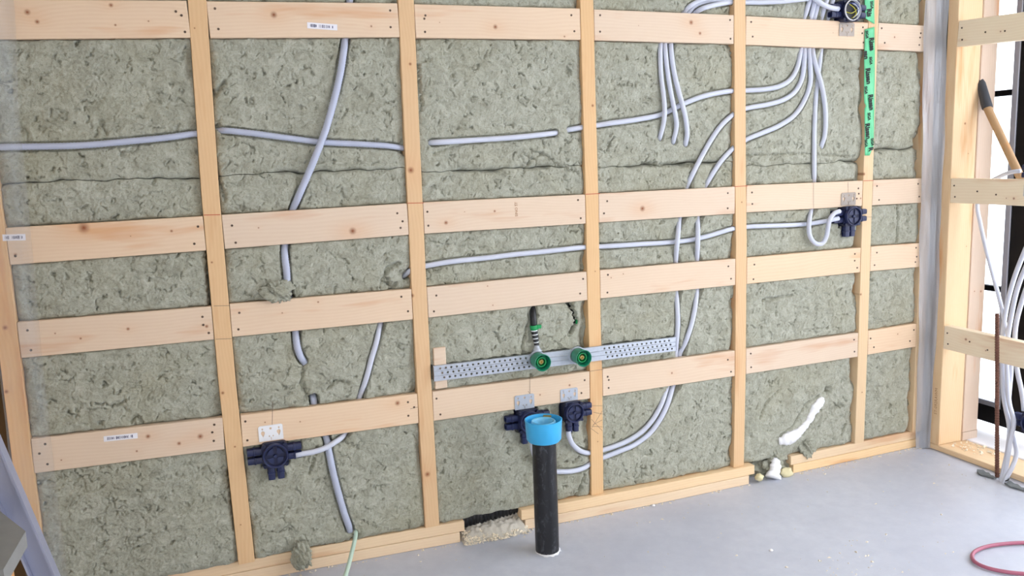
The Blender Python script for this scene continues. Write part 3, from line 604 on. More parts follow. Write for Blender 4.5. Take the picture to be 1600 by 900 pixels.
# ------------------------------------------------------------------ mineral wool
def _lat(seed):
    r = np.random.RandomState(seed); a = r.rand(256, 256) * 2 * np.pi
    return np.cos(a), np.sin(a)
_LATS = {}
def perlin(x, y, seed=0):
    if seed not in _LATS: _LATS[seed] = _lat(seed)
    gx, gy = _LATS[seed]
    xi = np.floor(x).astype(int); yi = np.floor(y).astype(int); xf = x - xi; yf = y - yi
    u = xf * xf * xf * (xf * (xf * 6 - 15) + 10); v = yf * yf * yf * (yf * (yf * 6 - 15) + 10)
    def g(i, j):
        a, b = (xi + i) & 255, (yi + j) & 255
        return gx[a, b] * (xf - i) + gy[a, b] * (yf - j)
    n0 = g(0, 0) * (1 - u) + g(1, 0) * u; n1 = g(0, 1) * (1 - u) + g(1, 1) * u
    return (n0 * (1 - v) + n1 * v) * 1.5
def fbm(x, y, s, octv, seed, gain=.5):
    t = 0; a = 1.0; f = 1.0 / s
    for i in range(octv):
        t = t + perlin(x * f + 13.7 * i, y * f + 7.1 * i, seed + i) * a; a *= gain; f *= 2.03
    return t
def wool_height(x, z, seed):
    """relief in metres, + is deeper into the wall: curled flakes with creases between them"""
    wx = fbm(x, z, .05, 4, seed + 40, .6) * .016; wz = fbm(x, z, .05, 4, seed + 50, .6) * .016
    h = fbm(x, z, .22, 2, seed) * .0045
    X, Z = x + wx, z + wz
    h = h + fbm(X, Z * 1.25, .036, 3, seed + 3, .5) * .0020
    n1 = perlin(X / .052, Z / .044, seed + 9)
    m1 = np.clip(perlin(x / .050, z / .045, seed + 11) * 2.6 - .45, 0, 1)
    h = h + .0095 * m1 * np.exp(-(n1 / .045) ** 2)
    n2 = perlin(X / .024 + 5, Z / .021, seed + 12)
    m2 = np.clip(perlin(x / .030, z / .028, seed + 14) * 2.4 - .55, 0, 1)
    h = h + .0060 * m2 * np.exp(-(n2 / .075) ** 2)
    n3 = perlin(X / .011, Z / .011 + 3, seed + 16)
    h = h - .0010 * np.abs(n3) * 1.6 + .0011 * perlin(X / .0062, Z / .0062, seed + 18)
    pit = np.clip(perlin(X / .016 + 9, Z / .016, seed + 21) - .58, 0, 1)
    return h + pit * .04
# torn slits and holes in the wool: (half width, depth, points (x, z))
TEARS = [
 (.0045, .060, [(1.1153, 0.7727), (1.1267, 0.7495), (1.1333, 0.7266), (1.1401, 0.7081), (1.1373, 0.6928), (1.1249, 0.6829), (1.1174, 0.6703)]), (.009, .035, [(1.1129, 0.7708), (1.1174, 0.7615)]),
 (.006, .020, [(1.4091, 1.2342), (1.4648, 1.228), (1.542, 1.2276), (1.6076, 1.2209)]), (.010, .035, [(2.2361, 0.3179), (2.2429, 0.3065)]),
 (.004, .014, [(2.23, 0.3109), (2.1269, 0.273), (2.0606, 0.1891), (1.9876, 0.1589)]), (.004, .012, [(2.1938, 0.2425), (2.139, 0.1666), (2.0556, 0.1324)]),
 (.008, .030, [(0.5538, 1.3072), (0.5713, 1.299)]), (.006, .020, [(0.4904, 0.909), (0.5046, 0.8755), (0.5154, 0.8867)]), (.006, .018, [(0.4759, 0.9022), (0.4943, 0.9408), (0.5274, 0.9542)]),
 (.004, .014, [(0.6278, 1.5587), (0.6289, 1.5056), (0.6306, 1.4252)]), (.006, .022, [(0.0271, 1.4839), (0.0346, 1.4733), (0.0608, 1.5014)]), (.007, .025, [(0.0237, 1.3854), (0.05, 1.3743)]),
 (.005, .018, [(0.0122, 1.2717), (0.0281, 1.217), (0.0371, 1.1803)]), (.006, .022, [(1.1558, 0.1466), (1.1371, 0.1024), (1.1241, 0.081)]), (.004, .016, [(1.1124, 0.2061), (1.1326, 0.2191)]),
 (.006, .020, [(0.3292, 0.1109), (0.3485, 0.094), (0.3312, 0.078)]), (.004, .014, [(0.2395, 0.4022), (0.2267, 0.3588), (0.2123, 0.3197)]), (.004, .012, [(0.3053, 0.4164), (0.367, 0.3814)]),
 (.005, .016, [(0.2221, 0.6686), (0.2064, 0.6106), (0.2292, 0.5551)]), (.005, .018, [(0.9403, 0.6019), (0.9368, 0.6353), (0.958, 0.7095)]), (.004, .013, [(-0.3519, 0.6256), (-0.3046, 0.6114), (-0.2789, 0.6227)]),
 (.004, .013, [(-0.0435, 1.5699), (-0.0308, 1.6008)]), (.004, .012, [(-0.2765, 1.3669), (-0.2653, 1.4005), (-0.2528, 1.3698)]), (.005, .016, [(-0.2684, 0.5609), (-0.2555, 0.5741), (-0.2408, 0.553)]),
 (.004, .012, [(1.908, 0.2457), (1.937, 0.3051), (1.9964, 0.3478)]), (.004, .012, [(2.3791, 0.2157), (2.3315, 0.1691), (2.3103, 0.1186)]), (.004, .014, [(2.5595, 1.0326), (2.5668, 0.9507), (2.5636, 0.8792)]),
 (.004, .012, [(2.4357, 1.2492), (2.5064, 1.2546)]), (.003, .010, [(1.8382, 1.2498), (2.0971, 1.2468), (2.3352, 1.2302)]), (.003, .012, [(1.1536, 1.0511), (1.1693, 1.0069)]),
 (.004, .016, [(1.9163, 0.7061), (2.0495, 0.7134)]), (.005, .015, [(0.8414, 0.7004), (0.8558, 0.6664)]), (.004, .012, [(1.3381, 0.3307), (1.3514, 0.3525)]), (.005, .014, [(0.3506, 0.5915), (0.3121, 0.6047), (0.2914, 0.5871)]),
 (.006, .012, [(0.6643, 1.2885), (0.7489, 1.3158)]), (.006, .040, [(-0.0255, 1.0339), (-0.0264, 0.9637), (-0.0269, 0.8779)]), (.004, .030, [(-0.0225, 0.3651), (-0.0202, 0.284), (-0.0177, 0.1816)]), (.004, .013, [(0.9872, 1.2894), (1.032, 1.2778), (1.0996, 1.2299), (1.1578, 1.2151)]), (.004, .013, [(0.9624, 1.2223), (0.9906, 1.2584), (1.032, 1.2778)]),
]
BOX_WELL = []
for (x, y, z), k in (((0.1138, -0.03, 0.4063), 1), ((0.9414, -0.03, 0.3874), 1), ((1.1068, -0.03, 0.3955), .92), ((2.3055, -0.03, 1.0026), 1), ((2.2681, -0.034, 1.7619), 1)):
    BOX_WELL += [(x - .036 * k, x + .036 * k, z - .036 * k, z + .036 * k, .036), (x - .078 * k, x + .078 * k, z - .022, z + .022, .020), (x - .022, x + .022, z - .078, z, .020)]
for i in range(24):
    (xa_, za_), (xb_, zb_) = (0.6209, 0.5918), (1.5227, 0.5873)
    xm, zm = xa_ + (xb_ - xa_) * (i + .5) / 24, za_ + (zb_ - za_) * (i + .5) / 24
    BOX_WELL.append((xm - .017, xm + .017, zm - .017, zm + .017, .045))
BOX_WELL += [(c[0] - w, c[0] + w, c[2] - h, c[2] + h, d) for c, w, h, d in (((0.982, 0, 0.5968), .024, .04, .016), ((0.9767, 0, 0.7163), .012, .06, .022))]
SEAM = [1.2445, 1.2475, 1.2352, 1.2261, 1.2093, 1.2523]        # height of the joint between lower and upper batts, per bay
def batt(bay, part, z0, z1, label, xa=None, xb=None, bottom=None):
    step = .0025 if bay < 4 else .0029
    seed = bay * 7 + 100
    zs = np.concatenate([np.arange(z0, min(z1, 1.86), step), np.arange(1.86, z1, .03) if z1 > 1.87 else []]); zs = np.append(zs, z1)
    lx = np.array([stud_x(bay, z) + HW + .0006 for z in zs]); rx = np.array([stud_x(bay + 1, z) - HW - .0006 for z in zs])
    if xa is not None: lx = np.full_like(lx, xa)
    if xb is not None: rx = np.full_like(rx, xb)
    nx = int((rx.mean() - lx.mean()) / step)
    u = np.linspace(0, 1, nx)
    X = lx[:, None] + (rx - lx)[:, None] * u[None, :]; Z = np.repeat(zs[:, None], nx, 1)
    off = 3.1 * bay
    xo = X + off
    zj = z0 if part == 'upper' else z1
    wob = .007 * perlin(xo / .10, Z * 0 + .3, 61) + .004 * perlin(xo / .035, Z * 0 + .7, 62)
    Z = Z + wob * np.exp(-np.abs(Z - zj) / .05)
    zj = zj + wob
    Y = .0085 + wool_height(xo, Z, seed)
    # rounded, ragged edges beside the studs, at the seam and along the noggins
    rag = .5 + .9 * np.clip(perlin(xo / .045, Z / .06, seed + 30) + .35, 0, 1.5)
    big = np.clip(perlin(xo / .3, Z / .16, seed + 31) * 1.6 + .2, 0, 1)
    dl = X - lx[:, None]; dr = rx[:, None] - X
    deepL, deepR = (.012, .012) if bay < 2 else ((.008, .020) if bay < 4 else (.012, .030))
    wr = .010 + .016 * big
    Y += deepL * rag * np.exp(-dl / .007) + deepR * rag * (.35 + big) * np.exp(-(dr / wr) ** 2)
    open_ = np.clip(perlin(xo / .16, Z * 0 + 2.4, seed % 7 + 63) * 1.8 + .55, .12, 1.2)
    Y += .018 * rag * open_ * np.exp(-np.abs(Z - zj) / .004) + .006 * open_ * np.exp(-np.abs(Z - zj) / .022)
    if part == 'lower': Y += .012 * rag * np.exp(-((Z - z0) / .008))
    for r in (1, 2, 3, 4):
        zc = row_z(r, bay, X)
        above = Z - zc - .049; below = zc - .049 - Z
        crev = np.clip(perlin(xo / .05, Z * 0 + r * 3.3, seed + 33) + .55, 0, 1.3)
        Y += np.where(above > 0, .016 * crev * np.exp(-np.abs(above) / .004) + .004 * np.exp(-np.abs(above) / .02), 0)
        Y += np.where(below > 0, .010 * crev * np.exp(-np.abs(below) / .004), 0)
        under = (above < .0005) & (below < .0005)
        Y = np.where(under, np.maximum(Y, .0300), Y)
    for hw, dep, pts in TEARS:
        d2 = np.full(X.shape, 1e9)
        if max(p[0] for p in pts) < lx.min() - .05 or min(p[0] for p in pts) > rx.max() + .05: continue
        wob = .006 * perlin(xo / .012, Z / .012, seed + 36)
        for a, b in zip(pts, pts[1:]):
            dx, dz = b[0] - a[0], b[1] - a[1]; l2 = dx * dx + dz * dz + 1e-12
            t = np.clip(((X - a[0]) * dx + (Z - a[1]) * dz) / l2, 0, 1)
            d2 = np.minimum(d2, (X + wob - a[0] - t * dx) ** 2 + (Z + wob - a[1] - t * dz) ** 2)
        Y += dep * np.exp(-d2 / hw ** 2)
    for x0_, x1_, a, b, d in BOX_WELL:
        gap = np.maximum(np.maximum(x0_ - X, X - x1_), np.maximum(a - Z, Z - b)) + .006 * perlin(xo / .02, Z / .02, 71)
        Y = np.maximum(Y, np.where(gap < .02, d * np.exp(-(np.maximum(gap, 0) / .008) ** 2) - .004, -1))
    # grooves pressed by the conduits
    xmin, xmax = lx.min() - .03, rx.max() + .03
    for n, p in PATH.items():
        rad = CONDUIT[n][0]
        pts = [q for q in p[::(2 if CONDUIT[n][1] else 1)] if xmin < q.x < xmax and z0 - .03 < q.z < min(z1, 1.9) + .03]
        for q in pts:
            if q.y > .046: continue
            if q.y > .022 and not any(abs(q.z - row_z(r_, bay, q.x)) < .090 for r_ in (1, 2, 3, 4)): continue
            i0, i1 = np.searchsorted(zs, (q.z - .020, q.z + .020))
            if i1 <= i0: continue
            uu = (q.x - lx[(i0 + i1) // 2 - (1 if i1 >= len(lx) else 0)]) / max(1e-6, rx.mean() - lx.mean())
            j0, j1 = int((uu - .022 / (rx.mean() - lx.mean())) * nx), int((uu + .022 / (rx.mean() - lx.mean())) * nx) + 2
            j0 = max(0, j0); j1 = min(nx, j1)
            if j1 <= j0: continue
            sl = (slice(i0, i1), slice(j0, j1))
            d = np.sqrt((X[sl] - q.x) ** 2 + (Z[sl] - q.z) ** 2)
            inner = np.where(d < rad + .0045, q.y + rad * 1.05 + .002, -1)
            Y[sl] = np.maximum(Y[sl], inner)
    if bottom is not None:
        Zs = bottom + .004 * perlin(xo / .03, Z * 0 + .5, seed + 38)
    Y = np.clip(Y, -.012, .085)
    # skirt running back into the wall
    def ring(A, f):
        A = np.vstack([A[:1], A, A[-1:]]); return np.hstack([A[:, :1], A, A[:, -1:]])
    X2, Z2, Y2 = ring(X, 0), ring(Z, 0), ring(Y, 0)
    Y2[0, :] = Y2[-1, :] = .095; Y2[:, 0] = Y2[:, -1] = .095
    R, Cn = X2.shape
    me = bpy.data.meshes.new('insulation_batt')
    co = np.stack([X2, Y2, Z2], -1).reshape(-1, 3).astype(np.float32)
    idx = np.arange(R * Cn).reshape(R, Cn)
    f = np.stack([idx[:-1, :-1], idx[:-1, 1:], idx[1:, 1:], idx[1:, :-1]], -1).reshape(-1, 4).astype(np.int32)
    me.vertices.add(len(co)); me.vertices.foreach_set('co', co.ravel())
    me.loops.add(f.size); me.loops.foreach_set('vertex_index', f.ravel())
    me.polygons.add(len(f)); me.polygons.foreach_set('loop_start', np.arange(0, f.size, 4, dtype=np.int32))
    me.polygons.foreach_set('use_smooth', np.ones(len(f), dtype=bool))
    me.update(calc_edges=True)
    o = link('insulation_batt', me, 'wool')
    return tag(o, label, 'insulation', 'mineral wool batts in the stud bays')
UP = ['Upper grey-green wool batt behind the hanging clear plastic film, beside the left corner', 'Upper wool batt crossed by the sloping thick corrugated conduit',
      'Upper wool batt left of the rail-crossed stud, one thin conduit across it', 'Upper wool batt where three short conduits hang down together',
      'Upper wool batt left of the green tape with fanned conduits', 'Narrow upper wool batt right of the green tape']
LOW = ['Lower grey-green wool batt beside the ladder', 'Lower wool batt behind the navy box with white bracket',
       'Lower wool batt behind the black drain pipe and green sockets', 'Lower wool batt with two conduits curving down to the left',
       'Lower wool batt with white foam strip in it', 'Narrow lower wool batt between green-taped stud and corner film']
for b in range(6):
    batt(b, 'lower', .074, SEAM[b] - .0008, LOW[b])
    batt(b, 'upper', SEAM[b] + .0008, TOP - .002, UP[b])

# pale noise-edged lumps of loose wool
def wool_lump(name, c, size, seed, label, cat='insulation'):
    bm = bmesh.new(); bmesh.ops.create_icosphere(bm, subdivisions=5, radius=1)
    co = np.array([v.co[:] for v in bm.verts])
    n = fbm(co[:, 0] + co[:, 2] * .7, co[:, 1] - co[:, 2] * .6, .6, 4, seed, .6) * .38
    n -= .20 * np.exp(-(perlin(co[:, 0] * 3 + co[:, 1], co[:, 2] * 3 - co[:, 1], seed + 5) / .15) ** 2)
    for v, k in zip(bm.verts, n): v.co = Vector([a * s * (1 + k) for a, s in zip(v.co, size)])
    o = link(name, bm_mesh(bm, name, True), 'wool', loc=c)
    return tag(o, label, cat)
wool_lump('wool_tuft', (0.1607, -0.002, 0.9006), (.042, .024, .032), 5, 'ragged tuft of loose wool pulled out where the corrugated conduit enters the wall')
wool_lump('wool_tuft', (0.1706, 0, 0.0668), (.029, .034, .044), 9, 'loose tongue of wool hanging over the left sole plate')
wool_lump('wool_tuft', (1.9979, 0.052, 0.0136), (.105, .040, .060), 17, 'wool scrap packed in the floor gap behind the white foam plug')
wool_lump('wool_tuft', (2.1401, 0.01, 0.0892), (.036, .018, .040), 23, 'round wool flake bulging out right of the white foam strip')
wool_lump('wool_tuft', (2.0037, 0.022, 0.0759), (.045, .020, .045), 27, 'wool wad between the two pieces of white foam')

# ------------------------------------------------------------------ conduits
CL = {
 'left_run': 'grey corrugated conduit running level across the two left bays under the top row',
 'left_drop': 'thick grey corrugated conduit sloping down the second bay, passing behind four noggins to the floor',
 'box_feed': 'white conduit bending down into the right spout of the white-bracket navy box',
 'upper_run': 'white conduit level through the middle bays, then the highest of three upward curves',
 'triple_a': 'left one of three short white conduits hanging together into the wool',
 'triple_b': 'middle one of three short white conduits hanging together into the wool',
 'triple_c': 'right one of three short white conduits hanging together into the wool',
 'drop_a': 'white conduit of the middle upper curve, ending in the navy box beside the blue cap',
 'drop_b': 'white conduit of the lowest upper curve, passing behind the drain pipe to a box',
 'loop_end': 'short white conduit bowing right and ending in the wool left of the green tape',
 'long_loop': 'long straight white conduit making a U loop into the upright navy box on the right',
 'lower_run': 'white conduit running level below the second noggin row to the right navy box',
 'open_box_feed': 'short white conduit entering the open box at the top'}
for n, (rad, pitch, mat, _) in CONDUIT.items():
    bm = bmesh.new(); p = PATH[n]
    if pitch: add_tube(bm, p, lambda i: rad + (.0006 if i % 2 else -.0006), 10)
    else: add_tube(bm, p, rad, 12)
    o = link('conduit', bm_mesh(bm, 'conduit', True), mat)
    tag(o, CL[n], 'conduit', 'electrical conduits in the back wall')
bm = bmesh.new()
add_tube(bm, spline([((0.3464, 0.03, 0.1033)), ((0.3423, 0.01, 0.0953)), ((0.3306, -0.03, 0.0893)), ((0.3139, -0.075, 0.079)), ((0.2923, -0.14, 0.0721)), ((0.2653, -0.22, 0.0701)), ((0.2332, -0.3, 0.059)), ((0.2148, -0.34, 0.0366))], .01), .0065, 12)
o = link('water_tube', bm_mesh(bm, 'water_tube', True), 'pex_green')
tag(o, 'pale green tube coming out of the wool hole over the left sole plate', 'tube')

# ------------------------------------------------------------------ junction boxes
from mathutils.geometry import delaunay_2d_cdt
def holed_plate(name, outline, holes, thick):
    """outline and holes: lists of (x, z); a sheet with real holes, front at y=0"""
    pts = [Vector(p) for p in outline]; edges = [(i, (i + 1) % len(outline)) for i in range(len(outline))]
    for h in holes:
        s = len(pts); pts += [Vector(p) for p in h]; edges += [(s + i, s + (i + 1) % len(h)) for i in range(len(h))]
    owner = [-1] * len(outline) + [k for k, h in enumerate(holes) for _ in h]
    v, e, f, ov, oe, of = delaunay_2d_cdt(pts, edges, [], 0, 1e-6)
    own = [owner[o[0]] if o else -1 for o in ov]
    f = [t for t in f if not (own[t[0]] >= 0 and own[t[0]] == own[t[1]] == own[t[2]])]
    bm = bmesh.new(); a = [bm.verts.new((p.x, 0, p.y)) for p in v]
    fs = [bm.faces.new([a[i] for i in t]) for t in f]
    bmesh.ops.recalc_face_normals(bm, faces=bm.faces)
    if fs[0].normal.y > 0: bmesh.ops.reverse_faces(bm, faces=bm.faces)
    g = bmesh.ops.extrude_face_region(bm, geom=bm.faces[:])
    bmesh.ops.translate(bm, verts=[x for x in g['geom'] if isinstance(x, bmesh.types.BMVert)], vec=(0, thick, 0))
    return bm_mesh(bm, name)
def circ(x, z, r, n=8): return [(x + r * math.cos(2 * math.pi * i / n), z + r * math.sin(2 * math.pi * i / n)) for i in range(n)]
def drop(x, z, r): return [(x + r * math.cos(a), z + r * math.sin(a)) for a in [math.radians(d) for d in (30, 70, 110, 150, 200)]] + [(x, z - 2.3 * r), (x + r * math.cos(math.radians(-20)), z + r * math.sin(math.radians(-20)))]
def spout(bm, c, axis, w=.0215, l=.042, deep=.026):
    """square conduit entry with an open round mouth; axis is a direction in the wall plane"""
    ax = Vector((axis[0], 0, axis[1])); sd = Vector((-axis[1], 0, axis[0])); yy = Vector((0, 1, 0))
    c = Vector(c); n = 12
    def rect(t, k=1.0):
        o = []
        for i in range(n):
            a = 2 * math.pi * (i + .5) / n; ca, sa = math.cos(a), math.sin(a)
            m = max(abs(ca), abs(sa)) ** .55
            o.append(bm.verts.new(c + ax * t + sd * (w / 2 * k * ca / m) + yy * (deep / 2 * k * sa / m)))
        return o
    R = [rect(0, 1.0), rect(l * .42, 1.0), rect(l * .44, 1.13), rect(l * .55, 1.13), rect(l * .57, 1.0), rect(l, .98), rect(l, .72), rect(l * .75, .70)]
    for a, b in zip(R, R[1:]):
        for j in range(n): bm.faces.new((a[j], a[(j + 1) % n], b[(j + 1) % n], b[j]))
    bm.faces.new(R[-1]); bm.faces.new(R[0])
def rounded_square(bm, h, y0, y1, r=.012):
    pts = []
    for cx, cz, a0 in ((h - r, h - r, 0), (-h + r, h - r, 90), (-h + r, -h + r, 180), (h - r, -h + r, 270)):
        for d in (0, 30, 60, 90): a = math.radians(a0 + d); pts.append((cx + r * math.cos(a), cz + r * math.sin(a)))
    A = [bm.verts.new((x, y0, z)) for x, z in pts]; B = [bm.verts.new((x, y1, z)) for x, z in pts]
    bm.faces.new(A); bm.faces.new(B)
    for i in range(len(A)): bm.faces.new((A[i], A[(i + 1) % len(A)], B[(i + 1) % len(A)], B[i]))
def junction_box(label, loc, br_mat, br_dx=-.006, br_z=(.040, .090), rot=0.0, scale=1.0, opened=False, bracket=True, br_y=.026, left=True, down=True):
    t = root('junction_box', label, 'junction box', loc, 'navy installation boxes', (0, 0, rot))
    t.scale = (scale,) * 3
    bm = bmesh.new(); rounded_square(bm, .0385, .014, .058); 
    for sx in (-1, 1):
        for sz in (-1, 1): add_lathe(bm, [(0, -.022), (.006, -.022), (.006, -.006), (0, -.006)], 10, Matrix.Translation((sx * .031, 0, sz * .031)) @ TO_ROOM)
    link('body', bm_mesh(bm, 'body'), 'navy_dark', t)
    prof = [(.0335, -.012), (.0375, -.012), (.0375, .0), (.036, .0025), (.0335, .0025), (.0315, .0), (.0315, -.012), (.0335, -.012)]
    rim_mat = 'white_print' if opened else 'navy'
    link('rim', lathe_mesh('rim', [(a if a > .034 or not opened else max(a, .0352), b) for a, b in prof], 36, TO_ROOM), rim_mat, t)
    if opened:
        link('collar', lathe_mesh('collar', [(.0378, -.05), (.0378, -.002), (.0395, -.002), (.0395, -.05), (.0378, -.05)], 32, TO_ROOM), 'navy_dark', t)
        for mt, pts in (('wire_yellow', [(-.028, .012, -.004), (-.01, -.002, -.012), (.008, -.004, -.004), (.028, .006, .008)]),
                        ('wire_yellow', [(.004, .012, -.028), (.014, 0, -.016), (.006, -.002, .004), (-.016, .010, .026)]),
                        ('wire_blue', [(-.020, .012, .022), (.004, -.002, .024), (.020, -.004, .012), (.030, .004, -.004)]),
                        ('conduit', [(.012, .012, -.026), (.024, .0, -.008), (.020, .0, .012), (.004, .010, .027)]),
                        ('wire_blue', [(.0, .012, -.008), (.014, -.006, -.002), (.031, .002, .006)])):
            bm = bmesh.new(); add_tube(bm, spline(pts, .003), (.0014 if mt != 'conduit' else .0028), 8)
            link('wire', bm_mesh(bm, 'wire', True), mt, t)
        link('back_plate', lathe_mesh('back_plate', [(0, -.0125), (.033, -.0125), (.033, -.0140), (0, -.0140)], 28, TO_ROOM), 'black', t)
    else:
        # lid with four sunk sectors, a cross and a centre boss
        bm = bmesh.new(); add_lathe(bm, [(0, -.0065), (.0318, -.0065), (.0318, -.010), (0, -.010)], 36, TO_ROOM)
        link('lid', bm_mesh(bm, 'lid'), 'navy_dark', t)
        bm = bmesh.new()
        for q in range(4):
            pts = []
            for d in (14, 28, 45, 62, 76): a = math.radians(q * 90 + d); pts.append((.0265 * math.cos(a), .0265 * math.sin(a)))
            for d in (62, 28): a = math.radians(q * 90 + d); pts.append((.0105 * math.cos(a), .0105 * math.sin(a)))
            A = [bm.verts.new((x, .0067, z)) for x, z in pts]; B = [bm.verts.new((x * .95, .0030, z * .95)) for x, z in pts]
            bm.faces.new(B)
            for i in range(len(A)): bm.faces.new((A[i], A[(i + 1) % len(A)], B[(i + 1) % len(A)], B[i]))
        link('sector', bm_mesh(bm, 'sector'), 'navy', t)['kind'] = 'stuff'
        link('boss', lathe_mesh('boss', [(0, .0), (.0045, .0), (.006, -.007), (0, -.007)], 16, TO_ROOM), 'navy', t)
    for sgn in (-1, 1):
        if sgn == -1 and not left: continue
        for dz in (.0135, -.0135):
            bm = bmesh.new(); spout(bm, (sgn * .037, .030, dz), (sgn, 0)); link('spout', bm_mesh(bm, 'spout'), 'navy', t)
    for dx in ((-.0135, .0135) if down else ()):
        bm = bmesh.new(); spout(bm, (dx, .030, -.037), (0, -1)); link('spout', bm_mesh(bm, 'spout'), 'navy', t)
    if bracket:
        z0, z1 = br_z; w = .0355; zm = z1 - z0
        out = [(-w + .004, z1), (w - .004, z1), (w, z1 - .004), (w, z0), (-w, z0), (-w, z1 - .004)]
        holes = [circ(-.024, z1 - .010, .0028), circ(0, z1 - .010, .0036), circ(.024, z1 - .010, .0028), drop(-.023, z0 + .026, .0058), drop(.023, z0 + .026, .0058),
                 circ(-.005, z0 + .014, .0022), circ(.006, z0 + .014, .0022), [(-.001, z0 + .002), (.001, z0 + .002), (.001, z0 + .011), (-.001, z0 + .011)]]
        me = holed_plate('bracket', out, [h[::-1] for h in holes], .0014)
        o = link('bracket', me, br_mat, t, loc=(br_dx, br_y, 0))
        o['label'] = 'perforated steel bracket screwed to the noggin'
    return t
YF = -.030
junction_box('navy junction box under the lowest noggin with bright white bracket, left side of the wall', (0.1138, -0.03, 0.4063), 'galv_white', br_z=(.042, .090), br_y=.0282)
junction_box('navy junction box half hidden behind the blue cap of the drain pipe', (0.9414, -0.03, 0.3874), 'galv', br_z=(.040, .090), br_dx=-.008, br_y=.0282)
junction_box('navy junction box right of the blue cap, one conduit looping from its bottom spout', (1.1068, -0.03, 0.3955), 'galv', br_z=(.040, .088), br_dx=-.008, scale=.92, left=False, br_y=.0308)
junction_box('navy junction box by the green-taped stud, U-looped conduit entering its left spout', (2.3055, -0.03, 1.0026), 'galv_dull', br_z=(.042, .090), br_dx=-.004, br_y=.0282)
junction_box('open dark box with white ring and loose wires above the top noggin row', (2.2681, -0.034, 1.7619), 'galv_dull', br_z=(-.088, -.040), br_dx=.004, opened=True, br_y=.0325, down=False)

# ------------------------------------------------------------------ perforated mounting rail, wood block, sockets
A0, A1 = (0.6209, 0.5918), (1.5227, 0.5873)
ra = math.atan2(A1[1] - A0[1], A1[0] - A0[0]); RL = math.hypot(A1[0] - A0[0], A1[1] - A0[1])
rail = root('mounting_rail', 'long perforated galvanised rail carrying two green sockets', 'mounting rail', (A0[0], -.0115, A0[1]), rot=(0, -ra, 0))
xl_end, xr_beg = RL * .405, RL * .655
def rail_sheet(x0, x1, shift):
    holes = []; n = int((x1 - x0 - .020) / .0185)
    for i in range(n):
        for j, z in enumerate((.0155, 0, -.0155)):
            cx = x0 + .022 + i * .0185 + j * .006
            if cx < x1 - .006: holes.append(circ(cx, z, .0038, 8)[::-1])
    return holed_plate('perforated_sheet', [(x0, -.0235), (x1, -.0235), (x1, .0235), (x0, .0235)], holes, .0015)
link('perforated_sheet', rail_sheet(0, xl_end, 0), 'galv', rail)
link('perforated_sheet', rail_sheet(xr_beg, RL, 0), 'galv', rail)
link('plain_sheet', holed_plate('plain_sheet', [(xl_end, -.0235), (xr_beg, -.0235), (xr_beg, .0235), (xl_end, .0235)], [circ((xl_end + xr_beg) / 2 + .004, .002, .0042)[::-1]], .0015), 'galv', rail)
bm = bmesh.new()
for z in (.0235, -.0250): add_box(bm, 0, RL, 0, .0105, z, z + .0015)
link('flange', bm_mesh(bm, 'flange'), 'galv', rail)
bm = bmesh.new()
for z in (.0078, -.0078):
    for x0, x1 in ((0, RL),): 
        v = [bm.verts.new((x, y, z + dz)) for x in (x0, x1) for y, dz in ((0, -.0016), (-.0016, 0), (0, .0016))]
        bm.faces.new((v[0], v[1], v[4], v[3])); bm.faces.new((v[1], v[2], v[5], v[4]))
link('ridge', bm_mesh(bm, 'ridge'), 'galv', rail)
bm = bmesh.new(); add_box(bm, RL - .001, RL + .0005, -.002, .055, -.022, .022); link('bent_end', bm_mesh(bm, 'bent_end'), 'galv', rail)
b0, b1 = (0.6234, 0.6801), (0.6553, 0.5297)
o = link('wood_block', box_mesh('wood_block', -.0205, .0205, 0, .024, -.068, .068, .0015), 'noggin', loc=(b0[0] + .0235, .0005, (b0[1] + b1[1]) / 2))
tag(o, 'short upright pine block behind the left end of the perforated rail', 'wood block')
def socket(loc, label):
    t = root('pipe_socket', label, 'pipe socket', loc, 'green pipe sockets on the rail')
    link('sleeve', lathe_mesh('sleeve', [(.0, -.052), (.024, -.052), (.0262, -.046), (.0275, -.002), (.0290, .0), (.0272, .001), (.0258, -.001), (.0250, -.030), (0, -.030)], 36, TO_ROOM), 'green', t)
    link('inner_ring', lathe_mesh('inner_ring', [(.0135, -.030), (.0135, -.011), (.0165, -.011), (.0165, -.030), (.0135, -.030)], 28, TO_ROOM), 'green_clip', t)
    link('fitting', lathe_mesh('fitting', [(0, -.030), (.0095, -.030), (.0095, -.016), (.0065, -.013), (.0045, -.013), (.0045, -.022), (0, -.022)], 20, TO_ROOM), 'brass', t)
    link('collar_ring', lathe_mesh('collar_ring', [(.027, -.056), (.0305, -.056), (.0305, -.050), (.027, -.050), (.027, -.056)], 32, TO_ROOM), 'galv', t)
    return t
socket((0.9784, -0.066, 0.5963), 'green pipe socket on the rail below the striped connector, left of two')
socket((1.1281, -0.066, 0.5934), 'green pipe socket on the rail in front of the pine stud, right of two')
# black pipe with green clamp and ringed connector feeding the left socket
pr_ = root('supply_pipe', 'black supply pipe with green clamp and black-and-white ringed connector', 'pipe')
def tube(name, pts, rad, mat, par, step=.006, seg=14):
    bm = bmesh.new(); add_tube(bm, spline(pts, step), rad, seg)
    return link(name, bm_mesh(bm, name, True), mat, par)
tube('hose', [((0.9866, 0.043, 0.827)), ((0.9899, 0.043, 0.7871)), ((0.9836, 0.024, 0.7642)), ((0.9768, 0.004, 0.7374)), ((0.9772, 0.002, 0.7071))], .0112, 'black', pr_)
tube('clamp', [((0.9769, 0.002, 0.7115)), ((0.9783, 0.002, 0.6961))], .0135, 'green_clip', pr_, .002)
c = (0.9936, -0.006, 0.7057)
link('clamp_lug', box_mesh('clamp_lug', c[0] - .007, c[0] + .007, c[1] - .003, c[1] + .008, c[2] - .006, c[2] + .006, .001), 'green_clip', pr_)
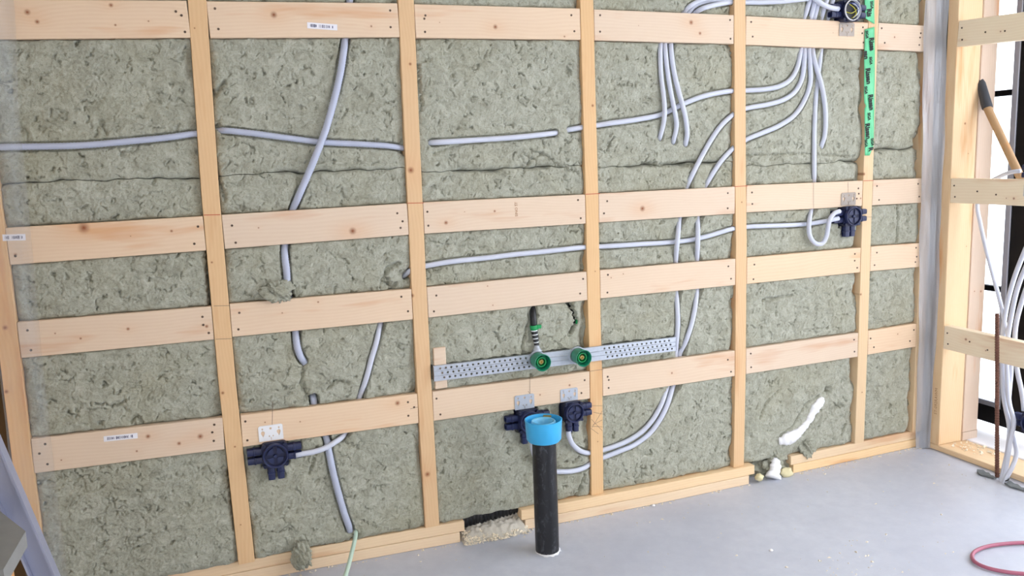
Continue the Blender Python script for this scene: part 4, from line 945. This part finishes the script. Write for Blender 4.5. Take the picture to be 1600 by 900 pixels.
P0, P1 = Vector((0.9783, 0.002, 0.6961)), Vector((0.9847, 0, 0.643))
for i in range(8):
    a, b = P0.lerp(P1, (i - (.18 if i % 2 else -.18)) / 8), P0.lerp(P1, (i + 1 + (.18 if i % 2 else -.18)) / 8)
    tube('connector_ring', [a, a.lerp(b, .5), b], (.0106 if i % 2 == 0 else .0118) * (1 - .035 * i), 'white_print' if i % 2 == 0 else 'black', pr_, .002)
bm = bmesh.new(); P2 = Vector((0.9835, -0.004, 0.6218)); d = (P2 - P1)
add_tube(bm, [P1, P1 + d * .3, P1 + d * .7, P2], lambda i: (.0085, .0095, .0135, .019)[i], 16); link('elbow_cone', bm_mesh(bm, 'elbow_cone', True), 'galv', pr_)
p2 = root('supply_pipe', 'dark pipe seen through the torn slit in the wool above the right socket', 'pipe')
tube('hose', [((1.1381, 0.058, 0.789)), ((1.1337, 0.04, 0.7605)), ((1.1481, 0.036, 0.7283)), ((1.1502, 0.038, 0.6779))], .0100, 'black', p2)
tube('clamp', [((1.1492, 0.024, 0.7098)), ((1.1476, 0.024, 0.6942))], .0060, 'green_clip', p2, .002)

# ------------------------------------------------------------------ drain pipe with blue cap
PX, PY = .926, -.179
t = root('drain_pipe', 'black scuffed drain pipe standing on the floor with a blue cap', 'pipe', (PX, PY, 0))
Rp = .0385
bm = bmesh.new(); add_lathe(bm, [(Rp - .003, .0005), (Rp, .0005), (Rp, .40), (Rp - .003, .40), (Rp - .003, .0005)], 48)
for v in bm.verts:
    if v.co.z < .01: v.co.z += .002 * (1 + math.sin(9 * math.atan2(v.co.y, v.co.x)))
link('pipe', smooth_by_angle(bm_mesh(bm, 'pipe'), 40), 'pipe_black', t)
cap = link('cap', lathe_mesh('cap', [(Rp + .0005, .374), (.050, .374), (.0555, .381), (.0585, .432), (.0600, .4435), (.0575, .4445), (.0555, .434), (.0545, .400), (Rp + .001, .398), (Rp + .0005, .374)], 56), 'blue', t)
link('inner_ring', lathe_mesh('inner_ring', [(.0255, .398), (.0385, .400), (.0395, .436), (.0365, .440), (.0315, .438), (.0275, .430), (.0255, .398)], 44), 'blue_in', cap)
link('web', lathe_mesh('web', [(.0, .396), (.0550, .396), (.0550, .401), (0, .401)], 40), 'blue', cap)
o = link('label_tag', box_mesh('label_tag', -.013, .013, -.0012, .0, -.007, .007), 'brass', cap, loc=(.030, .038, .437)); o.rotation_euler = (math.radians(-70), 0, math.radians(-30))
bm = bmesh.new(); add_lathe(bm, [(0, .0005), (.042, .0005), (.040, .0035), (0, .004)], 28)
rr = random.Random(5)
for v in bm.verts: f = 1 + rr.uniform(-.10, .08); v.co.x *= f; v.co.y *= f
o = link('plaster_patch', bm_mesh(bm, 'plaster_patch', True), 'foam', loc=(PX, PY - .006, 0)); tag(o, 'white patch on the floor under the drain pipe', 'plaster')

# ------------------------------------------------------------------ foam
def foam_strip(pts, widths, label, mat='foam', seed=2):
    rr = random.Random(seed); p = spline(pts, .004); bm = bmesh.new()
    n = len(p); ws = [float(np.interp(i / max(1, n - 1), np.linspace(0, 1, len(widths)), widths)) * (1 + rr.uniform(-.16, .16)) for i in range(n)]
    rings = add_tube(bm, p, lambda i: ws[i], 12)
    for r_, q in zip(rings, p):
        for v in r_: v.co.y = q.y + (v.co.y - q.y) * .55
    for v in bm.verts: v.co += Vector((rr.uniform(-1, 1), rr.uniform(-1, 1), rr.uniform(-1, 1))) * .0012
    o = link('foam_strip', bm_mesh(bm, 'foam_strip', True), mat)
    return tag(o, label, 'foam')
foam_strip([((2.2233, 0.02, 0.2804)), ((2.1938, 0.008, 0.2692)), ((2.1643, 0.006, 0.2425)), ((2.1431, 0.006, 0.2089)), ((2.1155, 0.006, 0.1815)), ((2.0831, 0.004, 0.1609)), ((2.0521, 0, 0.1513)), ((2.0198, -0.002, 0.1466)), ((1.9942, 0.004, 0.141))], [.010, .020, .020, .017, .014, .016, .024, .026, .014], 'white foam strip running diagonally across the wool')
foam_strip([((1.9883, 0.014, 0.0655)), ((1.9805, 0.004, 0.0492)), ((1.9713, -0.004, 0.0326)), ((1.9575, -0.014, 0.0177)), ((1.9514, -0.018, 0.0071))], [.022, .024, .024, .030, .034], 'white foam plug at floor level in the sole plate gap', seed=4)
def blob(name, c, s, mat, label, cat, seed):
    bm = bmesh.new(); bmesh.ops.create_icosphere(bm, subdivisions=3, radius=1); rr = random.Random(seed)
    for v in bm.verts:
        k = 1 + .18 * math.sin(5 * v.co.x + seed) * math.cos(4 * v.co.z + v.co.y * 3)
        v.co = Vector((v.co.x * s[0] * k, v.co.y * s[1] * k, v.co.z * s[2] * k))
    o = link(name, bm_mesh(bm, name, True), mat, loc=c); return tag(o, label, cat)
blob('foam_blob', (2.0219, -0.01, 0.0154), (.026, .020, .019), 'foam_yellow', 'cream foam blob against the sawn sole plate end right of the plug', 'foam', 1)
blob('foam_blob', (1.8882, -0.014, 0.0195), (.017, .016, .015), 'foam_yellow', 'small cream foam blob against the sawn plate end left of the plug', 'foam', 4)

# ------------------------------------------------------------------ gap with corrugated black pipe and grit
bm = bmesh.new(); gp = [Vector((.62 + i * .0022, .066 - .00006 * i, .046 + .00022 * i)) for i in range(150)]
add_tube(bm, gp, lambda i: .036 + (.003 if (i // 3) % 2 else -.001), 16)
o = link('corrugated_pipe', bm_mesh(bm, 'corrugated_pipe', True), 'black'); tag(o, 'black corrugated pipe lying in the gap between the sole plates', 'pipe')
def grit(name, n, place, size, mat, label):
    rr = random.Random(11); bm = bmesh.new()
    for i in range(n):
        x, y, z = place(rr); s = size * rr.choice((.6, .8, 1, 1, 1.4, 2.0))
        rot = Matrix.Rotation(rr.uniform(0, 6.28), 4, 'Z') @ Matrix.Rotation(rr.uniform(-.5, .5), 4, 'X')
        q = [bm.verts.new(Vector((x, y, z + s * .35)) + (rot @ Vector((a * s * rr.uniform(.6, 1.3), b * s * .7 * rr.uniform(.5, 1.2), c * s * .35)))) for a, b, c in ((-1, -.6, -1), (1, -.6, -1), (0, .9, -1), (.1, 0, 1))]
        for f in ((0, 1, 2), (0, 1, 3), (1, 2, 3), (2, 0, 3)): bm.faces.new([q[k] for k in f])
    o = link(name, bm_mesh(bm, name), mat); o['kind'] = 'stuff'; o['label'] = label
    return o
bm = bmesh.new()
nx_, ny_ = 60, 20; V = []
for i in range(nx_ + 1):
    for j in range(ny_ + 1):
        x = .690 + .240 * i / nx_; y = -.030 + .075 * j / ny_
        e = min(1, i / 8, (nx_ - i) / 6, j / 9)
        h = e * (.012 + .020 * (j / ny_) + .014 * (i / nx_)) + .008 * e * float(perlin(np.array(x / .014), np.array(y / .012), 77)) + .001
        V.append(bm.verts.new((x, y, max(.0006, h))))
for i in range(nx_):
    for j in range(ny_):
        a = i * (ny_ + 1) + j; bm.faces.new((V[a], V[a + ny_ + 1], V[a + ny_ + 2], V[a + 1]))
o = link('grit_heap', bm_mesh(bm, 'grit_heap', True), 'grit'); o['kind'] = 'stuff'; o['label'] = 'crumbly grey grit heaped in the sole plate gap below the black corrugated pipe'
def in_gap(rr):
    x = rr.uniform(.690, .925); y = rr.uniform(-.045, .02)
    return (x, y, .002 + max(0, (y + .03)) * .5)
grit('grit', 420, in_gap, .0042, 'chips', 'light crumbs and chips scattered over the grit heap')
def along_plate(rr):
    if rr.random() < .62:
        x = rr.choice((rr.uniform(-.3, .7), rr.uniform(.9, 1.85), rr.uniform(2.04, 2.74))); y = float(np.interp(x, [-.6, .09, .7, 1.05, 1.87, 2.07, 2.73], [.026, .022, -.003, -.014, -.013, 0, .012])) - .004 - abs(rr.gauss(0, .010))
    else:
        x, y = (rr.gauss(1.72, .14), rr.gauss(-.66, .07)) if rr.random() < .3 else (rr.uniform(.2, 2.7), -abs(rr.gauss(0, .4)) - .05)
    return (x, y, .0004)
grit('sawdust', 520, along_plate, .0030, 'chips', 'sawdust and tiny wood chips on the concrete floor')
def on_sill(rr): return (rr.uniform(XR + .03, XR + .15), rr.uniform(-.24, -.07), .0262)
grit('sawdust', 60, on_sill, .0055, 'chips', 'sawdust left on the right wall sole plate')
for q in ((1.4128, -0.0275, 0.001), (1.572, -0.4836, 0.001)):
    bm = bmesh.new(); add_lathe(bm, [(0, 0), (.007, 0), (.004, .004), (0, .005)], 7, Matrix.Translation(q)); o = link('plaster_crumb', bm_mesh(bm, 'plaster_crumb'), 'foam')
    tag(o, 'white plaster crumb on the bare floor right of the drain pipe' if q[0] < 1.5 else 'white plaster crumb on the open floor nearest the viewer', 'crumb')

# ------------------------------------------------------------------ green printed tape on the taped stud
tape = root('tape', 'green printed adhesive tape stuck down the upper part of a stud', 'tape')
def tape_piece(edgeL, edgeR, y=-.0032):
    bm = bmesh.new(); n = 40
    zl = [p[1] for p in edgeL][::-1]; xl = [p[0] for p in edgeL][::-1]; zr = [p[1] for p in edgeR][::-1]; xr = [p[0] for p in edgeR][::-1]
    rows = []
    for i in range(n + 1):
        za = zl[0] + (zl[-1] - zl[0]) * i / n; zb = zr[0] + (zr[-1] - zr[0]) * i / n
        a = float(np.interp(za, zl, xl)); b = float(np.interp(zb, zr, xr))
        rows.append([bm.verts.new((a + (b - a) * k / 6, y + .0010 * math.sin(k * 1.3 + za * 60) * (1 if 0 < k < 6 else .3), za + (zb - za) * k / 6)) for k in range(7)])
    for r0, r1 in zip(rows, rows[1:]):
        for k in range(6): bm.faces.new((r0[k], r0[k + 1], r1[k + 1], r1[k]))
    g = bmesh.ops.extrude_face_region(bm, geom=bm.faces[:]); bmesh.ops.translate(bm, verts=[x for x in g['geom'] if isinstance(x, bmesh.types.BMVert)], vec=(0, .0006, 0))
    return link('tape_strip', bm_mesh(bm, 'tape_strip', True), 'tape', tape)
T1 = tape_piece([(2.3453, 1.9428), (2.3506, 1.8062), (2.3562, 1.7396)], [(2.391, 1.9452), (2.3967, 1.8079), (2.4019, 1.7199)])
T2 = tape_piece([(2.3562, 1.7002), (2.3571, 1.5975), (2.3611, 1.4557), (2.3636, 1.4294), (2.3749, 1.4222), (2.3658, 1.4127), (2.3688, 1.3358), (2.3745, 1.2314)], [(2.4022, 1.7106), (2.4085, 1.598), (2.4128, 1.4554), (2.4152, 1.3591), (2.4158, 1.2668), (2.3982, 1.2307)])
def tape_text(body, px, size, tilt, bold, par):
    me = text_mesh('lettering', body, size, bold)
    a = math.radians(tilt); me.transform(Matrix.Diagonal((1, 1.3, 1, 1))); me.transform(basis((math.sin(a), 0, -math.cos(a)), (math.cos(a), 0, math.sin(a))))
    me.transform(Matrix.Translation(Vector(px) + Vector((0, -.0022, 0))))
    link('lettering', me, 'ink', par)
for body, px in (('Ris', (2.3725, -0.003, 1.7603)), ('Rissa', (2.3895, -0.003, 1.6467)), ('san', (2.3631, -0.003, 1.6065)), ('Rissan', (2.3771, -0.003, 1.5289)), ('Rissan', (2.3945, -0.003, 1.4313)), ('Rissan', (2.3831, -0.003, 1.3233)), ('R', (2.4007, -0.003, 1.255))):
    tape_text(body, px, .0235, 8, .0012, T1 if body == 'Ris' else T2)
for body, px in (('SIGA', (2.3837, -0.003, 1.7884)), ('SIGA', (2.3648, -0.003, 1.6813)), ('SIGA', (2.3873, -0.003, 1.5856)), ('SIGA', (2.3682, -0.003, 1.4768)), ('SIGA', (2.3878, -0.003, 1.3786)), ('SIGA', (2.376, -0.003, 1.2775)), ('SIGA', (2.4075, -0.003, 1.2816))):
    tape_text(body, px, .0135, 8, .0006, T1 if px[2] > 1.72 else T2)

# ------------------------------------------------------------------ plastic films
def film_sheet(name, prof, zs, mat, label, shift):
    """prof: (x, y) cross-section; shift(z) -> dx; a wavy hanging sheet"""
    bm = bmesh.new(); rows = []
    for i, z in enumerate(zs):
        rows.append([bm.verts.new((x + shift(z, j / (len(prof) - 1)), y + .003 * math.sin(9 * z + j * 1.7) + .002 * math.sin(23 * z + j), z)) for j, (x, y) in enumerate(prof)])
    for a, b in zip(rows, rows[1:]):
        for j in range(len(prof) - 1): bm.faces.new((a[j], a[j + 1], b[j + 1], b[j]))
    o = link(name, bm_mesh(bm, name, True), mat); return tag(o, label, 'plastic film')
zs = [.003 + .028 * i for i in range(84)]
film_sheet('plastic_film', [(.000, -.010), (.012, -.017), (.028, -.012), (.036, -.022), (.050, -.016), (.064, -.026), (.074, -.018), (.088, -.030)], zs, 'film_thick',
           'grey folded plastic film hanging down the right corner of the wall', lambda z, u: float(np.interp(z, [.03, .685, 1.81, 2.4], [2.690, 2.672, 2.640, 2.62])) + u * float(np.interp(z, [.03, .685, 1.81], [-.030, -.004, .014])))
fl = [(-0.4262, 1.6718), (-0.4304, 1.609), (-0.4456, 1.4338), (-0.4489, 1.2874), (-0.4533, 1.0875), (-0.4594, 0.8823), (-0.4648, 0.7069), (-0.4682, 0.417), (-0.4657, 0.1429)][::-1]
film_sheet('plastic_film', [(-.075, -.016), (-.055, -.022), (-.035, -.018), (-.018, -.026), (-.008, -.020), (.0, -.030)], [.08 + .03 * i for i in range(76)], 'film_thin',
           'clear plastic film hanging over the left end of the wall', lambda z, u: float(np.interp(z, [p[1] for p in fl], [p[0] for p in fl])) - (1 - u) * .03)

# ------------------------------------------------------------------ right wall framing
def upright(x0, x1, y0, y1, z0, z1, mat, label, knots=(), grp='uprights of the right wall'):
    o = link('stud', box_mesh('stud', x0 - (x0 + x1) / 2, (x1 - x0) / 2, y0 - (y0 + y1) / 2, (y1 - y0) / 2, z0, z1, .002), mat, loc=((x0 + x1) / 2, (y0 + y1) / 2, 0))
    for i, (kx, kz, kr) in enumerate(knots): o['knot_%d' % (i + 1)] = (kx - (x0 + x1) / 2, kz, kr)
    return tag(o, label, 'stud', grp)
corner = upright(XR, XR + .128, -.064, -.018, .0245, TOP, 'stud_pale', 'broad pale corner stud of the right wall with stamped letters near its foot', [K((2.818, -0.064, 1.3417), .006), K((2.8432, -0.064, 1.2236), .003), K((2.8578, -0.064, 0.8511), .003)])
t_ = text_mesh('stamp', 'ST-092RAWM', .019); t_.transform(basis((0, 0, 1), (0, 1, 0))); t_.transform(Matrix.Translation(Vector((2.7546, -0.0427, 0.2091))))
t_.transform(Matrix.Translation((-corner.location.x, -corner.location.y, 0)))
link('stamp', t_, 'stamp', corner)
upright(XR + .1285, XR + .212, -.069, -.030, .062, TOP, 'stud_grey', 'greyish upright against the window, behind the broad corner stud', [K((2.916, -0.064, 1.6641), .004), K((2.9527, -0.064, 1.0664), .004), K((2.9461, -0.064, 0.6588), .006), K((2.9098, -0.064, 0.6621), .004), K((2.9668, -0.064, 0.3159), .003)])
o = link('packing_block', box_mesh('packing_block', XR + .129, XR + .214, -.070, -.030, .0245, .0612, .002), 'stud_grey'); tag(o, 'short greyish offcut under the upright against the window', 'wood block')
upright(XR, XR + .128, -.700, -.652, .0245, TOP, 'stud_pale', 'pale stud of the right wall beside the window, nearest the viewer', [])
bm = bmesh.new(); v = add_box(bm, XR - .001, XR + .152, -1.6, -.016, .0008, .0238); bmesh.ops.bevel(bm, geom=bm.edges[:], offset=.002, segments=1, affect='EDGES')
o = link('sole_plate', bm_mesh(bm, 'sole_plate'), 'sill_right'); tag(o, 'wide low pine sole plate of the right wall, running toward the viewer', 'sole plate')
RN = [(1.683, 1.668, 'Topmost pine noggin of the right wall, in front of the window'), (1.081, 1.079, 'Middle pine noggin of the right wall, under the leaning wooden handle'), (.487, .474, 'Lowest pine noggin of the right wall, behind the rusty rod')]
for i, (za, zb, lab) in enumerate(RN):
    y0, y1 = -.0645, -.6515; yc = (y0 + y1) / 2; zc = (za + zb) / 2 - .008
    L = (y0 - y1) / 2 - .001
    o = link('noggin', box_mesh('noggin', 0, .038, -L, L, -.048, .048, .0015), 'noggin_right', loc=(XR - .0003, yc, zc))
    zz = {0: (1.683, 1.668, -.06, -.34), 1: (1.081, 1.079, -.063, -.377), 2: (.486, .481, -.083, -.415)}[i]
    sl = (zz[1] - zz[0]) / (zz[3] - zz[2]); a = math.atan(sl); o.rotation_euler = (a, 0, 0); o.location.z = zz[0] + sl * (yc - zz[2])
    tag(o, lab, 'noggin', 'horizontal noggins of the right wall')
    for dy, dz in ((L - .016, .02), (L - .022, -.024), (L - .12, .006 * (i - 1)), (L - .20, -.01)):
        q = link('screw', SCREW, None, o); q.rotation_euler = (0, 0, math.radians(-90)); q.location = (0, dy, dz)
    for k_, (ky, kz, kr) in enumerate((((-.02, .01, .003), (.11, -.01, .004)), ((.02, -.022, .006), (.05, -.022, .003)), ((.19, .012, .007), (.10, -.014, .004)))[i]): o['knot_%d' % (k_ + 1)] = (ky, kz, kr)

# leaning tool: dark grip and wooden shaft standing inside the window bay
t = root('long_handled_tool', 'wooden tool handle with dark grip leaning against the window upright', 'tool')
Ga, Gb, Gc = Vector((2.895, -0.0561, 1.5128)), Vector((2.885, -0.1049, 1.3975)), Vector((2.862, -0.2646, 1.1516))
dr = (Gb - Ga).normalized()
bm = bmesh.new(); add_tube(bm, [Ga, Ga + dr * .004, Ga + dr * .02, Gb - dr * .004, Gb], lambda i: (.007, .012, .0165, .0195, .0185)[i], 14); link('grip', smooth_by_angle(bm_mesh(bm, 'grip')), 'grip', t)
s2 = (Gc - Gb).normalized(); pts = [Gb + s2 * d for d in np.linspace(-.002, .62, 24)]
bm = bmesh.new(); add_tube(bm, pts, .0150, 14); link('shaft', smooth_by_angle(bm_mesh(bm, 'shaft')), 'handle_wood', t)

# boxes and conduits of the right wall
c6 = (2.77, -0.3361, 1.1548)
junction_box('navy junction box cut by the frame above the middle noggin of the right wall', (c6[0], c6[1] - .080, c6[2]), 'galv', rot=math.radians(-90), br_z=(-.088, -.042), br_y=-.0165)
c7 = (2.77, -0.374, 0.2075)
junction_box('navy junction box cut by the frame low on the right wall beside the bundled conduits', (c7[0], c7[1] - .068, c7[2] + .015), 'galv', rot=math.radians(-90), bracket=False)
RC = [
 ('thin conduit sloping from the right wall box down into the bundle', .0080, [((2.8, -0.3219, 1.156)), ((2.8, -0.2866, 1.1514)), ((2.82, -0.2247, 1.1339)), ((2.83, -0.1721, 1.1088)), ((2.83, -0.1326, 1.0684)), ((2.83, -0.1271, 1.018)), ((2.83, -0.1453, 0.9483)), ((2.83, -0.1764, 0.8497)), ((2.83, -0.2131, 0.7475)), ((2.83, -0.2425, 0.6681)), ((2.83, -0.2728, 0.5721)), ((2.83, -0.2993, 0.4888)), ((2.83, -0.3108, 0.3901)), ((2.83, -0.3093, 0.3286)), ((2.81, -0.3248, 0.2434)), ((2.79, -0.3644, 0.1559)), ((2.755, -0.4078, 0.102)), ((2.71, -0.427, 0.0609)), ((2.69, -0.4173, 0.0082)), ((2.685, -0.4153, -0.0219))], 'leftmost upper'),
 ('second', .0085, [((2.83, -0.3684, 0.9374)), ((2.83, -0.3338, 0.8512)), ((2.83, -0.297, 0.7376)), ((2.83, -0.2731, 0.6099)), ((2.83, -0.2674, 0.4824)), ((2.83, -0.2763, 0.3821)), ((2.81, -0.3038, 0.2787)), ((2.77, -0.362, 0.1888)), ((2.745, -0.3806, 0.1175)), ((2.715, -0.3925, 0.0505)), ((2.7, -0.3966, 0.0039)), ((2.692, -0.3995, -0.0266))], ''),
 ('third', .0085, [((2.815, -0.3972, 0.8933)), ((2.815, -0.3623, 0.819)), ((2.815, -0.328, 0.7184)), ((2.815, -0.3072, 0.592)), ((2.815, -0.2984, 0.4777)), ((2.815, -0.308, 0.3659)), ((2.8, -0.3335, 0.2727)), ((2.77, -0.3788, 0.214)), ((2.75, -0.3831, 0.1427)), ((2.72, -0.3982, 0.0643)), ((2.7, -0.4066, 0.0126)), ((2.69, -0.4089, -0.0252))], ''),
 ('fourth', .0085, [((2.8, -0.4305, 0.8504)), ((2.8, -0.3914, 0.7757)), ((2.8, -0.3601, 0.6755)), ((2.8, -0.3408, 0.5747)), ((2.8, -0.3444, 0.4764)), ((2.8, -0.3596, 0.4001)), ((2.8, -0.3793, 0.3351)), ((2.79, -0.3973, 0.2913)), ((2.79, -0.4017, 0.2626))], '')]
RL_ = ['thin conduit sloping down across the window bay from the right wall box into the bundle', 'conduit of the right wall bundle nearest the rusty rod, rising to the upper right',
       'conduit in the middle of the right wall bundle, rising to the upper right', 'conduit on the right of the bundle, ending in the low navy box']
for (a_, rad, pts, b_), lab in zip(RC, RL_):
    bm = bmesh.new(); add_tube(bm, spline(pts, .01), rad, 10)
    o = link('conduit', bm_mesh(bm, 'conduit', True), 'conduit'); tag(o, lab, 'conduit', 'conduits bundled beside the rusty rod')
bm = bmesh.new(); R0, R1 = Vector((2.718, -0.3637, 0.0041)), Vector((2.7, -0.3398, 0.6336)); R0.z = .0005; n_ = 190
add_tube(bm, [R0.lerp(R1, i / n_) for i in range(n_ + 1)], lambda i: .0078 if i % 3 else .0064, 10)
o = link('rebar', bm_mesh(bm, 'rebar'), 'rust'); tag(o, 'rusty ribbed steel rod standing up from the floor', 'rod')
tie = [((2.735, -0.3455, -0.0081)), ((2.712, -0.3743, -0.0038)), ((2.69, -0.4122, 0.0063)), ((2.685, -0.4335, 0.02)), ((2.71, -0.4192, 0.0204)), ((2.735, -0.3767, 0.0083))]
bm = bmesh.new(); add_tube(bm, spline(tie + [tie[0]], .004), .0022, 6); o = link('cable_tie', bm_mesh(bm, 'cable_tie', True), 'black'); tag(o, 'black cable tie round the conduits and rusty rod near the floor', 'cable tie')
g0, g1 = (2.7096, -0.3132, 0.003), (2.7195, -0.4717, 0.003)
for i_, (qa, qb, lab) in enumerate((((2.7137, -0.2959, 0.004), (2.6921, -0.379, 0.004), 'grey gasket strip sticking out under the right sole plate, behind the rusty rod'), ((2.7075, -0.4143, 0.004), (2.687, -0.5111, 0.004), 'grey gasket strip sticking out under the right sole plate, right of the bundled conduits'))):
    bm = bmesh.new(); d = Vector(qb) - Vector(qa); n = Vector((d.y, -d.x, 0)).normalized()
    if n.x > 0: n = -n
    nn = 14; rows = []
    for i in range(nn + 1):
        w = .030 * (.35 + .65 * math.sin(math.pi * min(1, (i + 1) / nn * 1.1))) ; p = Vector(qa) + d * i / nn
        rows.append([bm.verts.new(p + n * w * k + Vector((0, 0, .002 * math.sin(i * 1.3 + k * 2)))) for k in (-.2, .2, .6, 1)])
    for r0, r1 in zip(rows, rows[1:]):
        for k in range(3): bm.faces.new((r0[k], r0[k + 1], r1[k + 1], r1[k]))
    g = bmesh.ops.extrude_face_region(bm, geom=bm.faces[:]); bmesh.ops.translate(bm, verts=[x for x in g['geom'] if isinstance(x, bmesh.types.BMVert)], vec=(0, 0, .004))
    o = link('gasket_strip', bm_mesh(bm, 'gasket_strip'), 'felt'); tag(o, lab, 'gasket')

# red hose loop on the floor
hp = [(2.3719, -0.8206, 0.0075), (2.3059, -0.7847, 0.0075), (2.2385, -0.7627, 0.0075), (2.1707, -0.7548, 0.0075), (2.1139, -0.7656, 0.0075), (2.0806, -0.7865, 0.0075), (2.0617, -0.8177, 0.0075), (2.0666, -0.8545, 0.0075), (2.0961, -0.8935, 0.0075), (2.1352, -0.924, 0.0075), (2.1819, -0.958, 0.0075), (2.2537, -0.983, 0.0075), (2.3286, -0.9803, 0.0075), (2.39, -0.9353, 0.0075), (2.4128, -0.873, 0.0075)]
bm = bmesh.new(); add_tube(bm, spline(hp, .012), .0058, 12); o = link('hose', bm_mesh(bm, 'hose', True), 'hose_pink'); tag(o, 'red rubber hose loop lying on the concrete floor', 'hose')

# ladder leaning on the left wall
t = root('ladder', 'aluminium ladder with grey step leaning at the left edge', 'ladder', (-.30, -.80, 0))
ex, ez = (-0.3823, -0.62, 0.4221)[0], (-0.3823, -0.62, 0.4221)[2]; fx, fz = (-0.4531, -0.62, 0.7299)[0], (-0.4531, -0.62, 0.7299)[2]
gx, gz = (-0.4288, -0.62, 0.4325)[0], (-0.4288, -0.62, 0.4325)[2]
sl = (fx - ex) / (fz - ez)
def rail_of(y0, y1, name):
    bm = bmesh.new(); w = ex - gx
    def sec(z, xo): 
        x = ex + sl * (z - ez) + xo
        return x
    ztop = 1.18
    for xa, xb, ya, yb in ((-w, 0, (y0 + y1) / 2 - .0015, (y0 + y1) / 2 + .0015), (-.004, 0, y0, y1), (-w, -w + .004, y0, y1)):
        v = []
        for z in (.004, ztop):
            for x, y in ((xa, ya), (xb, ya), (xb, yb), (xa, yb)): v.append(bm.verts.new((sec(z, x) + .30, y + .80, z)))
        for f in ((0, 1, 2, 3), (4, 5, 6, 7), (0, 1, 5, 4), (1, 2, 6, 5), (2, 3, 7, 6), (3, 0, 4, 7)): bm.faces.new([v[i] for i in f])
    link('rail', bm_mesh(bm, 'rail'), 'alu', t)
    x = sec(.0, -w / 2) + .30
    link('foot', box_mesh('foot', x - w * .8, x + w * .7, y0 + .797, y1 + .803, .0005, .03, .004), 'black_rubber', t)
rail_of(-.635, -.600, 'far'); rail_of(-1.10, -1.065, 'near')
tz = .60
tA, tB, tC = (-0.4655, -0.6319, 0.6), (-0.3923, -0.7949, 0.6), (-0.3989, -0.9526, 0.6)
for k_ in range(-1, 3):
    z = tz + .28 * k_; dx = sl * (z - tz)
    if k_ == 0:
        P4 = [Vector(tB), Vector(tC), Vector(tC) + Vector((-.10, .01, 0)), Vector(tA) + (Vector(tA) - Vector(tB)) * .05]
        P4[3].y = min(P4[3].y, -.645)
        P4 = [Vector((p.x + .30, p.y + .80, p.z)) for p in P4]
        bm = bmesh.new(); A = [bm.verts.new(p) for p in P4]; B = [bm.verts.new(p - Vector((0, 0, .030))) for p in P4]
        bm.faces.new(A); bm.faces.new(B)
        for i in range(4): bm.faces.new((A[i], A[(i + 1) % 4], B[(i + 1) % 4], B[i]))
        link('step', bm_mesh(bm, 'step'), 'tread', t)
    elif z < 1.15:
        x = ex + sl * (z - ez) - (ex - gx) / 2 + .30
        link('step', box_mesh('step', x - .04, x + .035, -1.064 + .80, -.636 + .80, z - .028, z, .003), 'tread', t)

# left wall: stud and noggin end beside the corner stud
upright(XL - .139, XL - .003, -.060, -.014, .002, TOP, 'stud', 'stud of the left wall behind the ladder, at the left edge', [], 'uprights of the left wall')
o = link('noggin', box_mesh('noggin', XL - .05, XL - .005, -1.2, -.061, .50, .60, .002), 'noggin_right'); tag(o, 'pine noggin end of the left wall just above the ladder rail', 'noggin')
